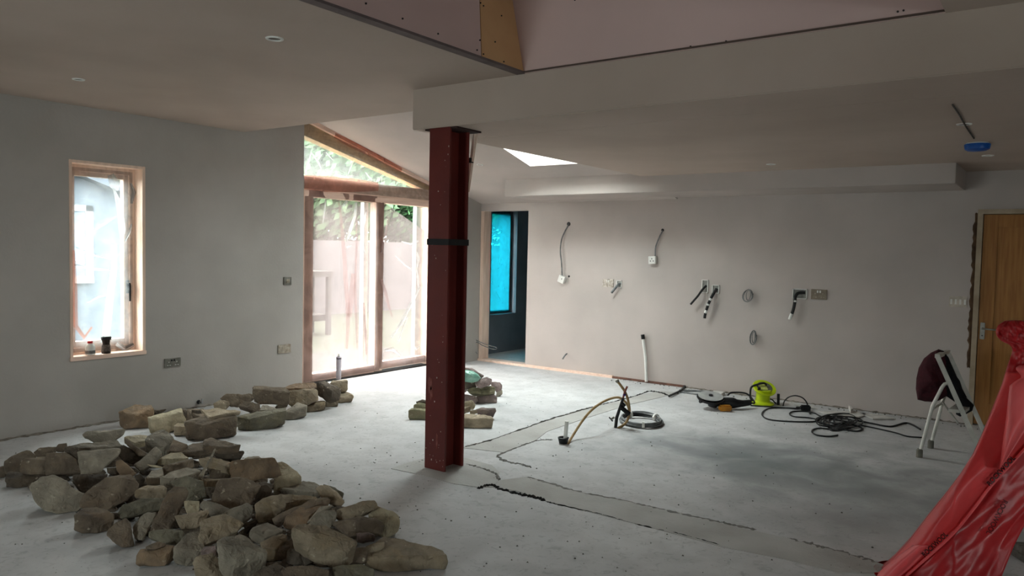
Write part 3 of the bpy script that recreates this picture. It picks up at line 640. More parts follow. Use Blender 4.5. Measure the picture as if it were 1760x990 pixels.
S('B', [(555,515),(640,525),(750,555),(740,562),(600,548)], .16, 'p', 'thin pale splinter lying on the slanting smooth stone', ft=30, th=.02)
S('B', [(215,290),(240,270),(350,350),(530,410),(450,480),(390,520),(340,450),(240,460),(190,400)], .05, 'd', 'dark block in the hollow right of the big leaning slab', ft=65)
S('B', [(150,480),(230,470),(330,540),(420,630),(380,660),(200,670),(160,600)], .06, 'o', 'ochre-yellow rough stone above the speckled boulder', ft=55)
S('B', [(30,570),(140,560),(160,600),(150,640),(40,630)], .06, 'b', 'small block tucked left of the ochre rough stone')
S('B', [(390,660),(470,640),(530,710),(500,780),(430,800)], .04, 'd', 'small dark round stone right of the speckled boulder')
S('B', [(545,700),(560,700),(740,695),(730,770),(560,770)], .05, 'g', 'notched grey slab left of the almond-shaped slab', T=[(610,600),(750,580),(770,650),(740,695),(560,700),(620,660)])
S('B', [(745,690),(800,700),(900,710),(890,745),(760,800),(735,770)], .08, 'g', 'almond-shaped grey slab pointing right in the heap centre', T=[(745,690),(880,610),(1070,565),(1180,570),(1240,605),(1140,650),(1000,680),(900,710),(800,700)])
S('B', [(870,750),(1060,670),(1150,700),(1280,740),(1330,930),(1200,985),(1090,990),(1100,870),(940,800)], .06, 'n', 'greenish stone in the heap centre below the almond-shaped slab', ft=45)
S('B', [(400,890),(430,850),(590,870),(680,860),(800,830),(790,950),(500,950),(410,945)], .06, 't', 'tan wedge-topped block left of the tall reddish slab', T=[(430,850),(560,790),(760,800),(800,830),(680,860),(590,870)])
S('P', [(288,846),(298,836),(319,839),(323,848),(317,862),(311,877),(300,897),(293,909),(278,912),(257,911),(260,903),(270,877),(281,860)], .05, 'b', 'tall reddish-brown slab leaning steeply in the middle of the heap', ft=40, th=.07)
S('B', [(1435,322),(1450,330),(1350,520),(1270,710),(1220,700),(1330,500)], .13, 'g', 'thin stick-like sliver leaning over the heap centre', ft=45, th=.03)
S('C', [(200,440),(430,440),(440,540),(160,545),(170,470)], .07, 'b', 'small brick-shaped stone left of the ochre block', T=[(160,360),(260,350),(400,440),(430,440),(200,440)])
S('C', [(80,110),(110,130),(250,120),(400,140),(540,115),(540,150),(480,175),(380,190),(200,175),(90,150)], .15, 'b', 'flat cap slab topping the back rim at its right end', T=[(80,110),(95,40),(170,20),(260,50),(360,70),(540,115),(400,140),(250,120),(110,130)])
S('C', [(230,195),(480,185),(590,190),(600,215),(560,290),(400,280),(330,300),(230,250)], .07, 'd', 'dark layered stone directly under the flat cap slab', ft=65)
S('C', [], .04, 'g', 'small grey slab behind the ochre block', T=[(610,290),(660,265),(800,255),(820,275),(810,292)], th=.06)
S('C', [(430,400),(460,330),(560,315),(780,302),(985,297),(1010,320),(1060,430),(1075,520),(960,550),(720,570),(560,545),(470,530),(440,500)], .12, 'o', 'large ochre-brown block on the right shoulder of the heap', T=[(460,330),(540,300),(960,290),(985,297),(780,302),(560,315)], ft=76)
S('C', [(1000,590),(1150,590),(1350,520),(1355,610),(1320,635),(1090,690),(1040,680)], .06, 'p', 'pale cream block just right of the ochre-brown block', T=[(1020,350),(1110,335),(1170,370),(1270,480),(1350,520),(1150,590),(1000,590),(1060,430)], tt=30)
S('P', [(484,841),(500,846),(545,848),(540,855),(515,856)], .02, 'g', 'flat grey slab on the floor below the pale cream block', T=[(484,841),(516,833),(521,827),(540,829),(556,838),(545,848),(500,846)])
S('C', [(250,640),(300,570),(540,550),(700,575),(790,620),(810,650),(770,740),(690,870),(420,940),(340,870),(190,850)], .07, 'b', 'big flat slab facing the viewer in the centre of the heap', ft=48, th=.09)
S('C', [(0,570),(70,555),(430,560),(300,580),(245,665),(90,660),(60,640)], .08, 't', 'tan flat stone tucked behind the big central slab', ft=55)
S('C', [], .08, 't', 'tan flat stone under the stick-like sliver', T=[(20,290),(150,260),(330,300),(450,340),(430,420),(270,360),(150,345),(100,330)], th=.05, tt=25)
S('C', [(820,650),(900,635),(970,700),(960,750),(840,820),(740,850),(760,790)], .05, 'd', 'dark rounded stone in the gap under the ochre-brown block', ft=60)
S('C', [(100,670),(240,670),(200,820),(120,760)], .05, 'd', 'dark stone in the gap left of the big central slab')
# --- right part
S('D', [(445,280),(560,200),(780,150),(830,250),(825,330),(720,430),(630,480),(480,520),(460,420)], .07, 't', 'pale tan faceted block right of the big central slab', ft=52)
S('D', [], .06, 't', 'flat tan slab behind the pale tan faceted block', T=[(770,130),(880,130),(1090,180),(1240,165),(1260,200),(1040,240),(840,270),(820,180)], th=.05, tt=25)
S('D', [], .07, 'b', 'long thin brown slab slanting across the right part of the heap', T=[(690,460),(820,360),(1000,290),(1180,220),(1380,190),(1420,230),(1300,290),(1050,320),(860,420),(760,490)], th=.035, tt=30)
S('D', [(825,540),(870,440),(1020,450),(1140,450),(1130,520),(1000,590),(850,585)], .06, 'o', 'brown stone with an ochre end below the long thin slab', T=[(870,440),(1040,320),(1320,300),(1250,360),(1140,450),(1020,450)], tt=25)
S('D', [(1130,510),(1300,310),(1450,280),(1460,310),(1300,360),(1160,520)], .10, 'g', 'thin edge-on flake leaning between two slabs at right', ft=45, th=.03)
S('D', [(1140,545),(1270,400),(1340,360),(1480,360),(1515,400),(1500,480),(1430,590),(1290,580)], .08, 'g', 'flat grey slab leaning behind the big front slab', ft=45, th=.06)
S('P', [(505,911),(525,920),(545,935),(590,945),(610,932),(609,944),(595,957),(575,960),(550,955),(530,944),(514,932)], .09, 't', 'big flat slab with a broken yellow edge at the front right', T=[(505,911),(519,902),(532,903),(560,905),(583,917),(603,924),(610,932),(590,945),(545,935),(525,920)], tt=34)
S('D', [(390,630),(450,660),(570,720),(700,680),(795,630),(690,690),(450,770),(380,700)], .05, 'g', 'small grey diamond-topped block in the lower centre', T=[(390,630),(430,590),(600,525),(790,610),(795,630),(700,680),(570,720),(450,660)], tt=26)
S('D', [(10,400),(160,330),(340,260),(400,290),(420,370),(390,440),(300,520),(180,450)], .07, 'g', 'rough crumbly grey stone below the big central slab', ft=50, rough=1.6)
S('D', [(300,540),(460,470),(480,520),(400,590),(320,660)], .03, 'd', 'dark stone deep in the gap beside the small diamond block')
S('D', [(560,840),(690,880),(690,990),(580,990)], .02, 't', 'tan block in front of the small diamond block', T=[(510,775),(790,660),(870,680),(760,760),(690,880),(560,840)], tt=25)
S('D', [(700,900),(860,870),(860,1000),(700,1000)], .01, 'b', 'upright narrow block next to the tan block at lower centre', T=[(700,900),(870,760),(960,720),(970,780),(860,870)], tt=25)
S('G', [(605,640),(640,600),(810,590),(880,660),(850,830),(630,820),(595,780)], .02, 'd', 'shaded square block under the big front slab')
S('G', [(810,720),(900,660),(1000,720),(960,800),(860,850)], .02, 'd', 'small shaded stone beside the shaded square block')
S('P', [(543,840),(551,834),(564,835),(583,850),(592,862),(585,870),(570,865),(555,855)], .03, 't', 'tan slab at the back right edge beside the flat grey slab', ft=45)
S('P', [(556,832),(575,837),(590,848),(588,857),(565,842)], .0, 'n', 'greenish stone on the floor at the back right rim', ft=45)
S('H', [(45,200),(70,120),(380,10),(550,0),(590,95),(490,150),(280,240),(130,245),(60,220)], .10, 't', 'long tan bar-shaped stone on top at the right end', ft=52)
S('H', [(710,300),(850,190),(885,260),(870,400),(760,480),(700,470)], 0, 'p', 'grey block with a clean pale end face, right rim of the heap', T=[(490,180),(590,100),(600,70),(850,190),(710,300),(620,250)], tt=24)
S('H', [(20,310),(60,270),(400,215),(560,240),(660,300),(670,340),(640,430),(520,440),(330,430),(240,480),(130,400)], .06, 'b', 'wide dark-brown stone under the bar-shaped stone', ft=45)
S('H', [(330,430),(480,420),(560,450),(570,510),(480,530),(340,530)], .06, 'k', 'small pinkish block below the wide dark-brown stone')
S('H', [(460,740),(650,790),(900,800),(1250,790),(1470,720),(1490,800),(1450,890),(1200,920),(760,930),(560,860)], 0, 't', 'long tapering slab on the floor at the right tip of the heap', T=[(700,490),(880,510),(1150,610),(1430,660),(1470,720),(1250,790),(900,800),(650,790),(460,740)], tt=20)
S('H', [(450,600),(560,560),(690,540),(690,620),(640,650),(470,690)], .08, 't', 'tan knob of stone at the inner end of the long tapering slab', ft=60)
S('P', [(545,957),(570,960),(594,958),(611,945),(629,939),(630,951),(626,965),(604,969),(570,972),(540,968)], .05, 'b', 'reddish-brown slab beneath the slab with the yellow edge', ft=55)
S('P', [], .0, 'n', 'dark green-grey flat stone on the floor by the bottom photo edge', T=[(572,974),(622,968),(641,979),(641,1000),(590,1000)], th=.06, tt=22)
S('G', [], .0, 'b', 'long reddish stone at the bottom photo edge', T=[(520,890),(640,830),(840,850),(1000,830),(1190,900),(1050,1010),(600,1010)], th=.09, tt=24)
S('G', [], .0, 'd', 'very dark stone at the bottom photo edge left of the reddish one', T=[(130,960),(260,860),(450,800),(560,850),(520,890),(620,1010),(130,1010)], th=.09, tt=24)
# --- front left
S('E', [(770,400),(850,290),(980,260),(1090,200),(1380,215),(1330,340),(1150,370),(960,440),(830,460)], .05, 'n', 'long olive slab left of the tall reddish slab', ft=42)
S('E', [(970,570),(1070,450),(1170,380),(1290,380),(1200,560),(1120,740),(1010,720),(970,640)], .02, 'g', 'smooth grey slab leaning at the foot of the tall reddish slab', ft=48, th=.06)
S('E', [(220,430),(300,470),(440,520),(520,560),(640,510),(715,420),(710,540),(640,620),(440,650),(330,640),(225,610)], 0, 'b', 'separate brown block on the floor in front of the boulders', T=[(220,430),(330,340),(500,315),(600,340),(715,420),(640,510),(520,560),(440,520),(300,470)], tt=28)
S('E', [(650,620),(740,540),(880,470),(930,520),(975,640),(990,820),(860,850),(760,800),(640,680)], 0, 'b', 'pointed triangular stone on the floor right of the separate brown block', ft=60)
S('F', [(280,400),(380,380),(700,390),(735,450),(660,570),(440,545),(285,480)], .07, 'n', 'olive layered slab lying above the ochre brick', ft=48, th=.06)
S('F', [(235,610),(380,540),(490,560),(480,600),(350,640),(250,630)], .09, 'b', 'small flat sliver on top of the ochre brick', ft=35, th=.03)
S('F', [(115,720),(140,690),(490,715),(600,600),(590,720),(490,830),(450,850),(180,850),(120,830)], 0, 'o', 'ochre brick-shaped stone at the front edge of the heap', T=[(140,690),(170,640),(500,590),(600,600),(490,715)], ft=78)
S('F', [(610,640),(740,690),(960,660),(870,740),(820,850),(700,830),(600,750)], 0, 'g', 'grey flat-topped slab right of the ochre brick', T=[(610,640),(760,440),(930,400),(940,560),(1000,600),(960,660),(740,690)], tt=26)
S('F', [(850,820),(900,740),(1100,680),(1180,760),(1250,900),(1280,1010),(920,1010),(930,900)], 0, 't', 'rough tan stone cut by the bottom photo edge', ft=62, rough=1.6)
S('P', [(375,931),(390,960),(410,965),(440,955),(456,950),(452,962),(425,978),(395,991),(382,985),(376,950)], .04, 'g', 'big grey stone with a pale top at the bottom front of the heap', T=[(375,931),(388,923),(414,918),(437,932),(455,944),(456,950),(440,955),(410,965),(390,960)], tt=36)
S('F', [(940,290),(1080,210),(1240,190),(1380,230),(1500,300),(1430,400),(1200,500),(1000,580),(950,540),(945,400)], .08, 't', 'big tan slab above the grey stone with a pale top', ft=46, th=.09)
S('F', [(610,200),(830,170),(1040,125),(1060,180),(1000,250),(920,350),(700,385),(660,300)], .10, 't', 'yellowish block overhanging the gap right of the tall reddish slab', ft=52)
S('F', [(740,10),(930,10),(930,140),(790,180),(740,90)], .10, 'p', 'small pale chunk right of the tall reddish slab\'s top', ft=60)
S('F', [(930,80),(1000,10),(1200,40),(1340,120),(1220,180),(1090,190),(1040,130)], .09, 'g', 'bluish-grey flat stone above the big tan slab', ft=42)
S('F', [], .05, 'k', 'small purplish stone between the grey flat-topped slab and the rough tan stone', T=[(1000,600),(1140,590),(1160,640),(1090,660),(960,670)], th=.05)
# --- filler stones in the gaps below the visible layer, coloured dark for the shade
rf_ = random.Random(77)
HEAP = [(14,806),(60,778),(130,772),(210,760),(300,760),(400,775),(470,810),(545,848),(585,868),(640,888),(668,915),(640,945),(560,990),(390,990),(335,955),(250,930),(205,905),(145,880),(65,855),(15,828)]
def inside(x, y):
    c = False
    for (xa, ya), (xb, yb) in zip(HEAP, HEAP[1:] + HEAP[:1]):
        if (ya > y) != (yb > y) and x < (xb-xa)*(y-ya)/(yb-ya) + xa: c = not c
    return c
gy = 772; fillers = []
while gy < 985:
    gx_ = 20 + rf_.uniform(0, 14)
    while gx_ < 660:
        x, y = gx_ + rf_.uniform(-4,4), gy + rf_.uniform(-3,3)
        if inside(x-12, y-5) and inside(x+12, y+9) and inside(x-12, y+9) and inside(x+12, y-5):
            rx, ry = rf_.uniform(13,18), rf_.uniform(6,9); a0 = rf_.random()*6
            fillers.append(S('P', [(x + rx*math.cos(a0+k*PI/3.5)*rf_.uniform(.8,1.1), y + ry*math.sin(a0+k*PI/3.5)*rf_.uniform(.8,1.1)) for k in range(7)], 0.0, rf_.choice('dbd'), 'filler stone in the gaps under the front heap, coloured dark for the shade', ft=40, th=.05))
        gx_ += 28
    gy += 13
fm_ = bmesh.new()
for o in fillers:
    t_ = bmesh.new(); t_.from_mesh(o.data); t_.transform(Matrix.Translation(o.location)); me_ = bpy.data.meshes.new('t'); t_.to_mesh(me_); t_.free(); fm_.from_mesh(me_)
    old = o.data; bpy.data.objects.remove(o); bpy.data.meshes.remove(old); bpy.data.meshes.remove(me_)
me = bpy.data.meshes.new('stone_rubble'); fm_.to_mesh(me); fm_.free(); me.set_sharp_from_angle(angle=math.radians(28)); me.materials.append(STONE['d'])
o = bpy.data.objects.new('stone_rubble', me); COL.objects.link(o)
tag(o, 'filler rubble in the gaps beneath the big front heap, coloured dark for the shade', 'rubble', kind='stuff')
# --- rank along the side wall
GW = 'building stones laid along the side wall'
def SW(*a, **k): return stone(*a, group=GW, **k)
SW('W', [(80,310),(270,340),(400,375),(540,325),(670,245),(680,560),(600,600),(400,610),(180,600),(100,480)], 0, 'o', 'orange-topped boulder at the near end of the row along the wall', T=[(80,310),(340,190),(480,185),(640,200),(670,245),(540,325),(400,375),(270,340)])
SW('W', [(625,410),(680,465),(850,450),(1040,390),(1225,330),(1290,490),(1080,640),(960,690),(720,650),(680,530)], 0, 'p', 'pale-topped wedge block second in the row along the wall', T=[(625,410),(830,350),(1200,255),(1225,330),(1040,390),(850,450),(680,465)], tt=24)
SW('W', [(550,350),(680,270),(930,260),(860,310),(640,400)], .05, 'd', 'dark stone behind the orange-topped boulder')
SW('W', [(1100,570),(1250,600),(1350,580),(1410,640),(1410,750),(1240,750),(1095,700)], 0, 't', 'small split stone before the largest squared block by the wall', T=[(1100,570),(1160,530),(1330,530),(1350,580),(1250,600)])
SW('W', [(1230,270),(1350,280),(1470,400),(1320,470),(1290,380)], .05, 'b', 'small brown stone right behind the pale-topped wedge block', ft=60)
SW('W', [], .0, 'b', 'flat brown stone against the wall below the pipe stub', T=[(1350,250),(1640,250),(1720,320),(1650,410),(1450,340)], th=.12)
SW('P', [(319,725),(348,731),(372,725),(405,717),(403,742),(388,750),(360,754),(340,756),(330,752),(328,735)], 0, 'b', 'largest squared block at the front of the row by the wall', T=[(319,725),(336,720),(375,711),(392,713),(405,717),(372,725),(348,731)])
SW('V', [(310,655),(400,620),(600,590),(800,565),(790,580),(600,605),(400,635)], .17, 't', 'thin flat slab laid on the largest squared block', T=[(180,540),(390,515),(800,565),(600,590),(400,620),(310,655)], th=.03)
SW('V', [(0,600),(0,540),(180,545),(300,650),(190,680),(20,660)], .10, 'd', 'dark brown lump behind the largest squared block')
SW('V', [(800,660),(1000,695),(1150,670),(1400,640),(1570,560),(1560,700),(1400,770),(1030,870),(800,800)], 0, 'n', 'long dark green-brown block on the floor mid-row', T=[(800,660),(960,600),(1150,590),(1560,510),(1570,560),(1400,640),(1150,670),(1000,695)])
SW('V', [(830,370),(1000,420),(1140,440),(1160,540),(1120,590),(1050,590),(960,560),(800,480)], .07, 'b', 'tilted slab leaning on the long green-brown block', ft=55)
SW('V', [(370,430),(480,380),(620,390),(640,450),(570,530),(390,500)], .06, 't', 'small tan stone against the wall mid-row', ft=65)
SW('V', [(480,340),(600,280),(800,260),(1000,270),(1050,340),(840,370),(780,470),(640,450),(620,380)], .08, 'b', 'brown block against the wall behind the tilted slab', ft=60)
SW('V', [], .07, 'g', 'small flat stone right of the tilted slab', T=[(1160,540),(1200,460),(1290,460),(1440,520),(1300,545)], th=.05)
SW('P', [(435,675),(437,668),(457,669),(490,671),(496,674),(495,690),(470,692),(446,693)], .12, 'b', 'large squared block raised at the back of the row near the door', T=[(437,668),(437,663),(457,664),(490,666),(496,674),(490,671),(457,669)])
SW('V', [(1420,490),(1584,420),(1590,490),(1480,520)], .05, 'd', 'dark stone under the large raised block')
SW('U', [(290,600),(640,560),(695,590),(700,720),(540,780),(320,780),(295,690)], .08, 't', 'broad block with a slanting face below the orange flat stone', ft=62)
SW('U', [(255,550),(400,570),(700,560),(690,580),(400,590)], .17, 'o', 'orange flat stone topping the row by the door frame', T=[(255,545),(400,490),(640,480),(705,500),(700,560),(400,570),(255,550)], th=.05)
SW('U', [(700,490),(740,480),(900,590),(1010,545),(1030,560),(1000,680),(900,710),(720,640)], .09, 'd', 'dark cube-like block near the door end of the row', T=[(740,480),(820,465),(1010,545),(900,590)])
SW('U', [(900,480),(1130,450),(1125,560),(1090,600),(1030,570),(1000,530),(910,500)], .10, 't', 'block carrying the upright sealant tube', T=[(900,480),(930,450),(1120,435),(1130,450)], tt=5)
SW('U', [(1000,670),(1050,690),(1190,650),(1220,680),(1190,710),(1010,760)], 0, 't', 'last stone on the floor at the door end of the row', T=[(1000,670),(1060,590),(1180,630),(1190,650),(1050,690)])
SW('U', [(240,890),(360,900),(545,810),(530,900),(360,990),(240,985)], 0, 'g', 'square-ended block right of the long green-brown block', T=[(240,890),(420,770),(540,800),(545,810),(360,900)])
SW('U', [(550,810),(600,820),(800,760),(810,820),(560,890),(530,880)], 0, 't', 'low tan block on the floor below the broad slanting block', T=[(550,810),(700,740),(800,740),(800,760),(600,820)])
SW('U', [(805,760),(830,740),(990,735),(990,780),(880,820),(810,810)], 0, 't', 'small rounded block on the floor below the dark cube-like block', T=[(830,740),(850,720),(980,715),(990,735)])
SW('U', [(120,800),(280,760),(280,800),(160,840)], .06, 'b', 'narrow stone behind the square-ended block')
# --- two small heaps beyond the column
GC = 'squared stones stacked just behind the red column'
def SC_(*a, **k): return stone(*a, group=GC, **k)
SC_('K', [(105,690),(150,665),(400,690),(400,800),(310,790),(100,760)], 0, 'm', 'olive block showing left of the red column foot', T=[(115,680),(150,650),(400,660),(400,690),(150,665)])
SC_('K', [(175,600),(230,575),(400,590),(400,650),(270,650),(170,640)], .05, 'm', 'second olive block left of the column, behind the lowest')
SC_('K', [(205,560),(290,530),(400,540),(400,585),(230,575)], .08, 'd', 'dark slab peeping out left of the column at the back')
SC_('K', [(700,780),(850,755),(1000,760),(1230,790),(1230,820),(1170,890),(1000,910),(860,890),(700,890)], 0, 't', 'long tan block on the floor right of the column foot', T=[(700,780),(850,735),(1000,730),(1200,750),(1230,790),(1000,760),(850,755)])
SC_('K', [(1020,660),(1100,640),(1270,645),(1280,680),(1240,760),(1200,730),(1030,710)], .03, 'k', 'pinkish pointed stone at the right end of the stack by the column')
SC_('K', [(930,680),(1020,665),(1030,710),(940,730)], .07, 't', 'small tan piece on the long tan block by the column')
SC_('K', [(750,640),(930,625),(930,680),(860,700),(750,700)], .09, 't', 'tan block close against the right side of the column')
SC_('K', [(750,570),(850,545),(960,540),(1000,600),(990,640),(930,630),(750,640)], .10, 'p', 'pale block highest in the stack right of the column')
GR = 'rubble stones in the small heap beyond the column'
def SR(*a, **k): return stone(*a, group=GR, **k)
SR('K', [(1030,490),(1260,460),(1300,500),(1290,570),(1040,575)], 0, 'k', 'pinkish-grey stone at the front foot of the far rubble heap')
SR('K', [(860,460),(1000,480),(1040,540),(1000,585),(850,570)], .0, 'k', 'rounded pinkish stone at the left foot of the far rubble heap')
SR('K', [(900,400),(960,370),(1090,380),(1200,350),(1260,370),(1260,450),(1100,460),(980,450)], .09, 'm', 'mossy yellow-green stone in the far rubble heap')
SR('K', [(1010,290),(1060,250),(1160,220),(1220,250),(1220,310),(1080,365),(1030,345)], .17, 'k', 'oval pink-brown stone on top of the mossy one')
SR('K', [(1220,290),(1340,300),(1370,340),(1360,400),(1300,430),(1260,370),(1230,340)], .04, 'k', 'pinkish stone at the right side of the far rubble heap')
SR('K', [(1300,430),(1370,400),(1375,450),(1340,480),(1290,490)], 0, 'g', 'small grey stone on the floor at the right foot of the far rubble heap')
SR('K', [(800,290),(1000,280),(1020,350),(930,370),(800,360)], .15, 'd', 'dark stone under the green plastic bag')
SR('K', [(800,95),(870,95),(960,110),(1110,190),(1100,220),(1050,200),(880,140),(800,140)], .27, 'k', 'flat slab at the very top of the far rubble heap')
SR('K', [(800,330),(860,330),(900,370),(880,420),(800,430)], .08, 'k', 'small stone at the left of the far rubble heap, half behind the column')

# ---------------------------------------------------------------- soft shapes
def puff(px, P, N, th, name, m, parent=None, rings=7, amp=.01, seed=1, back=.6, sub=3):
    """inflated outline: pixel outline on the plane (P, N), bulging by th to the front and th*back behind"""
    base = [isect(x, y, P, N) for x, y in px]; n0 = len(base); pts = []
    for i in range(n0):
        for k in range(sub): pts.append(base[i].lerp(base[(i+1) % n0], k/sub))
    n = len(pts); c = sum(pts, Vector())/n; vs = []; N = N.normalized()
    for side in (1, -1):
        for r in range(rings + (side == 1)):
            k = r/rings if side == 1 else (rings-1-r)/rings
            a = k*PI/2
            for p in pts:
                q = c + (p-c)*math.cos(a)
                d = N*th*math.sin(a)*(1 if side == 1 else -back)
                w_ = noise.fractal(q*14 + Vector((seed,0,0)), .9, 2, 4)*amp*(.3+math.sin(a)) + abs(noise.noise(Vector((q.x*30,q.y*30,q.z*6+seed))))*amp*.8
                vs.append(q + d + N*w_*side)
            if side == 1 and r == 0: pass
    # rings 0..rings on the front, then the back half from pole to rim
    fr = [vs[i*n:(i+1)*n] for i in range(rings+1)]; bk = [vs[(rings+1+i)*n:(rings+2+i)*n] for i in range(rings)]
    seq = fr[::-1] + bk[::-1][1:]
    flat = [v for r in seq for v in r]; m_ = len(seq)
    fs = [(i*n+k, i*n+(k+1) % n, (i+1)*n+(k+1) % n, (i+1)*n+k) for i in range(m_-1) for k in range(n)]
    fs += [tuple(range(n)), tuple((m_-1)*n+k for k in range(n))[::-1]]
    o = MB().add(flat, fs).build(name, m, parent)
    for p in o.data.polygons: p.use_smooth = True
    return o
def facing(p):
    d = EYE - p; d.z = 0; return d.normalized()

gb_p = fl(830, 700, .28); gb_p = on(812, 650, 1, 7.25)
green_f = pm('green_plastic_bag_film', (150,190,172), (104,150,132), 14, .3, .6, 30, spec=.6)
tag(puff([(790,640),(800,637),(812,638),(822,644),(827,650),(822,655),(814,657),(800,656),(790,653)], on(812,655,2,.24), facing(gb_p)+Vector((0,0,.6)), .06, 'plastic_bag', green_f, None, 6, .018, 3), 'crumpled pale green plastic bag on top of the far rubble heap', 'bag')

# ---------------------------------------------------------------- sealant tube, window-sill jars
tb = fl(582, 651, .235); tb = on(582, 651, 1, 5.42)
u_ = on(582, 651, 2, .22)
tube = empty('sealant_tube', u_, 'white sealant cartridge standing upright on a stone by the door', 'tube')
hh = (on(582,612,1,u_.y).z - u_.z)
MB().lathe([(.025,0),(.026,.004),(.026,hh-.012),(.024,hh-.006),(.012,hh-.004)], u_, (0,0,1), 18).build('cartridge', pm('tube_white', (226,218,222), (206,194,206), 20, .4), tube, smooth=True)
MB().lathe([(.012,hh-.004),(.011,hh+.006),(.006,hh+.008),(.005,hh+.022)], u_, (0,0,1), 12).build('nozzle_thread', white_pl, tube, smooth=True)
MB().lathe([(.0265,hh-.03),(.0265,hh-.018)], u_, (0,0,1), 18).build('dark_band', pm('tube_print', (96,84,92), None, 30), tube)
sy = on(156, 610, 0, -6.83)
mk = empty('milk_bottle', (-6.84, sy.y, .612), 'small plastic milk bottle with red cap on the window sill', 'bottle')
o3 = (-6.84, sy.y, .612)
MB().lathe([(.036,0),(.040,.004),(.040,.07),(.034,.085),(.020,.098),(.018,.102)], o3, (0,0,1), 20).build('bottle_body', pm('milky_plastic', (216,214,208), (196,194,188), 6, .35), mk, smooth=True)
MB().lathe([(.0405,.012),(.0405,.04)], o3, (0,0,1), 20).build('bottle_label', pm('grey_printed_label', (120,116,112), (84,80,78), 60, .5), mk)
MB().lathe([(.020,.100),(.021,.102),(.021,.118),(.019,.121)], o3, (0,0,1), 16).build('bottle_cap', pm('red_cap', (196,32,30), None, 10, .4), mk, smooth=True)
cy = on(183, 610, 0, -6.83); o3 = (-6.835, cy.y, .612)
cf = empty('coffee_jar', o3, 'dark instant coffee jar with black lid on the window sill', 'jar')
MB().lathe([(.036,0),(.039,.005),(.037,.05),(.030,.085),(.034,.115),(.036,.122)], o3, (0,0,1), 20).build('jar_body', pm('coffee_glass', (58,40,32), (40,28,22), 10, .15, 0), cf, smooth=True)
MB().lathe([(.0385,.02),(.0365,.06),(.0325,.078)], o3, (0,0,1), 20).build('jar_label', pm('dark_label', (110,92,80), (48,36,32), 70, .4), cf)
MB().lathe([(.041,.122),(.042,.124),(.042,.146),(.040,.150)], o3, (0,0,1), 20).build('jar_lid', black_pl, cf, smooth=True)

# ---------------------------------------------------------------- sockets and switches
def plate(name, label, cat, px, wallax, W, m, slots=None, depth=.012, border=None, group=None):
    """flat wall plate over the pixel rect px on a wall plane"""
    x0, y0, x1, y1 = px; a = on(x0, y1, wallax, W); b = on(x1, y0, wallax, W)
    e = empty(name, (a+b)/2, label, cat, group)
    t = 1-wallax                                    # the horizontal axis along the wall
    u0, u1, z0, z1 = min(a[t],b[t]), max(a[t],b[t]), min(a.z,b.z), max(a.z,b.z)
    n = 1 if wallax == 0 else -1
    def bx(mb, ua, ub, za, zb, d0, d1):
        lo, hi = W + n*d0, W + n*d1
        if wallax == 0: mb.box((min(lo,hi), ua, za), (max(lo,hi), ub, zb))
        else: mb.box((ua, min(lo,hi), za), (ub, max(lo,hi), zb))
        return mb
    return e, u0, u1, z0, z1, bx
def double_socket(px, wallax, W, m, mslot, label, rock=None, cat='socket', name='double_socket'):
    e, u0, u1, z0, z1, bx = plate(name, label, cat, px, wallax, W, m)
    bx(MB(), u0, u1, z0, z1, 0, .011).build('face_plate', m, e, bevel=.002)
    w_, h_ = u1-u0, z1-z0
    for k in (.26, .74):
        c = u0 + w_*k
        for du, dz, a, b in ((0,.16,.022,.07),(-.075,-.2,.045,.04),(.075,-.2,.045,.04)):
            bx(MB(), c+(du-a)*w_, c+(du+a)*w_, z0+h_*(.42+dz-b), z0+h_*(.42+dz+b), .009, .0125).build('pin_slot', mslot, e)
    for k in (.42, .58):
        bx(MB(), u0+w_*(k-.045), u0+w_*(k+.045), z0+h_*.66, z0+h_*.88, .009, .016).build('rocker', rock or white_pl, e)
    return e
def single_plate(px, wallax, W, m, label, name, cat, rock=None, n_r=1):
    e, u0, u1, z0, z1, bx = plate(name, label, cat, px, wallax, W, m)
    bx(MB(), u0, u1, z0, z1, 0, .011).build('face_plate', m, e, bevel=.002)
    w_, h_ = u1-u0, z1-z0
    for i in range(n_r):
        c = u0 + w_*(i+.5)/n_r
        bx(MB(), c-w_*.13/n_r*1.6, c+w_*.13/n_r*1.6, z0+h_*.25, z0+h_*.72, .009, .015).build('rocker', rock or white_pl, e)
    return e
double_socket((282,614,310,632), 0, XL, steel, white_pl, 'metal double socket low on the side wall below the tall window', black_pl)
single_plate((477,591,499,608), 0, XL, dusty, 'plaster-smeared blank double plate low on the side wall by the sliding door', 'blank_plate', 'wall plate', dusty)
single_plate((487,476,500,490), 0, XL, steel, 'small metal light switch on the side wall beside the sliding door', 'light_switch', 'switch', dusty)
double_socket((1394,498,1422,514), 1, YB, pm('bronze_plate', (132,120,104), (112,100,86), 20, .5, metal=.3), dusty, 'bronze double socket at the right of the back wall cable outlets')
single_plate((1631,510,1663,527), 1, YB, pm('dusty_white_plate', (196,186,172), (170,160,146), 20, .5), 'white four-gang switch on the back wall beside the brown door', 'light_switch', 'switch', white_pl, 4)
double_socket((1036,480,1055,493), 1, YB, pm('smeared_white_plate', (206,198,186), (140,128,116), 34, .6), dusty, 'plaster-smeared white double socket in the middle of the back wall')
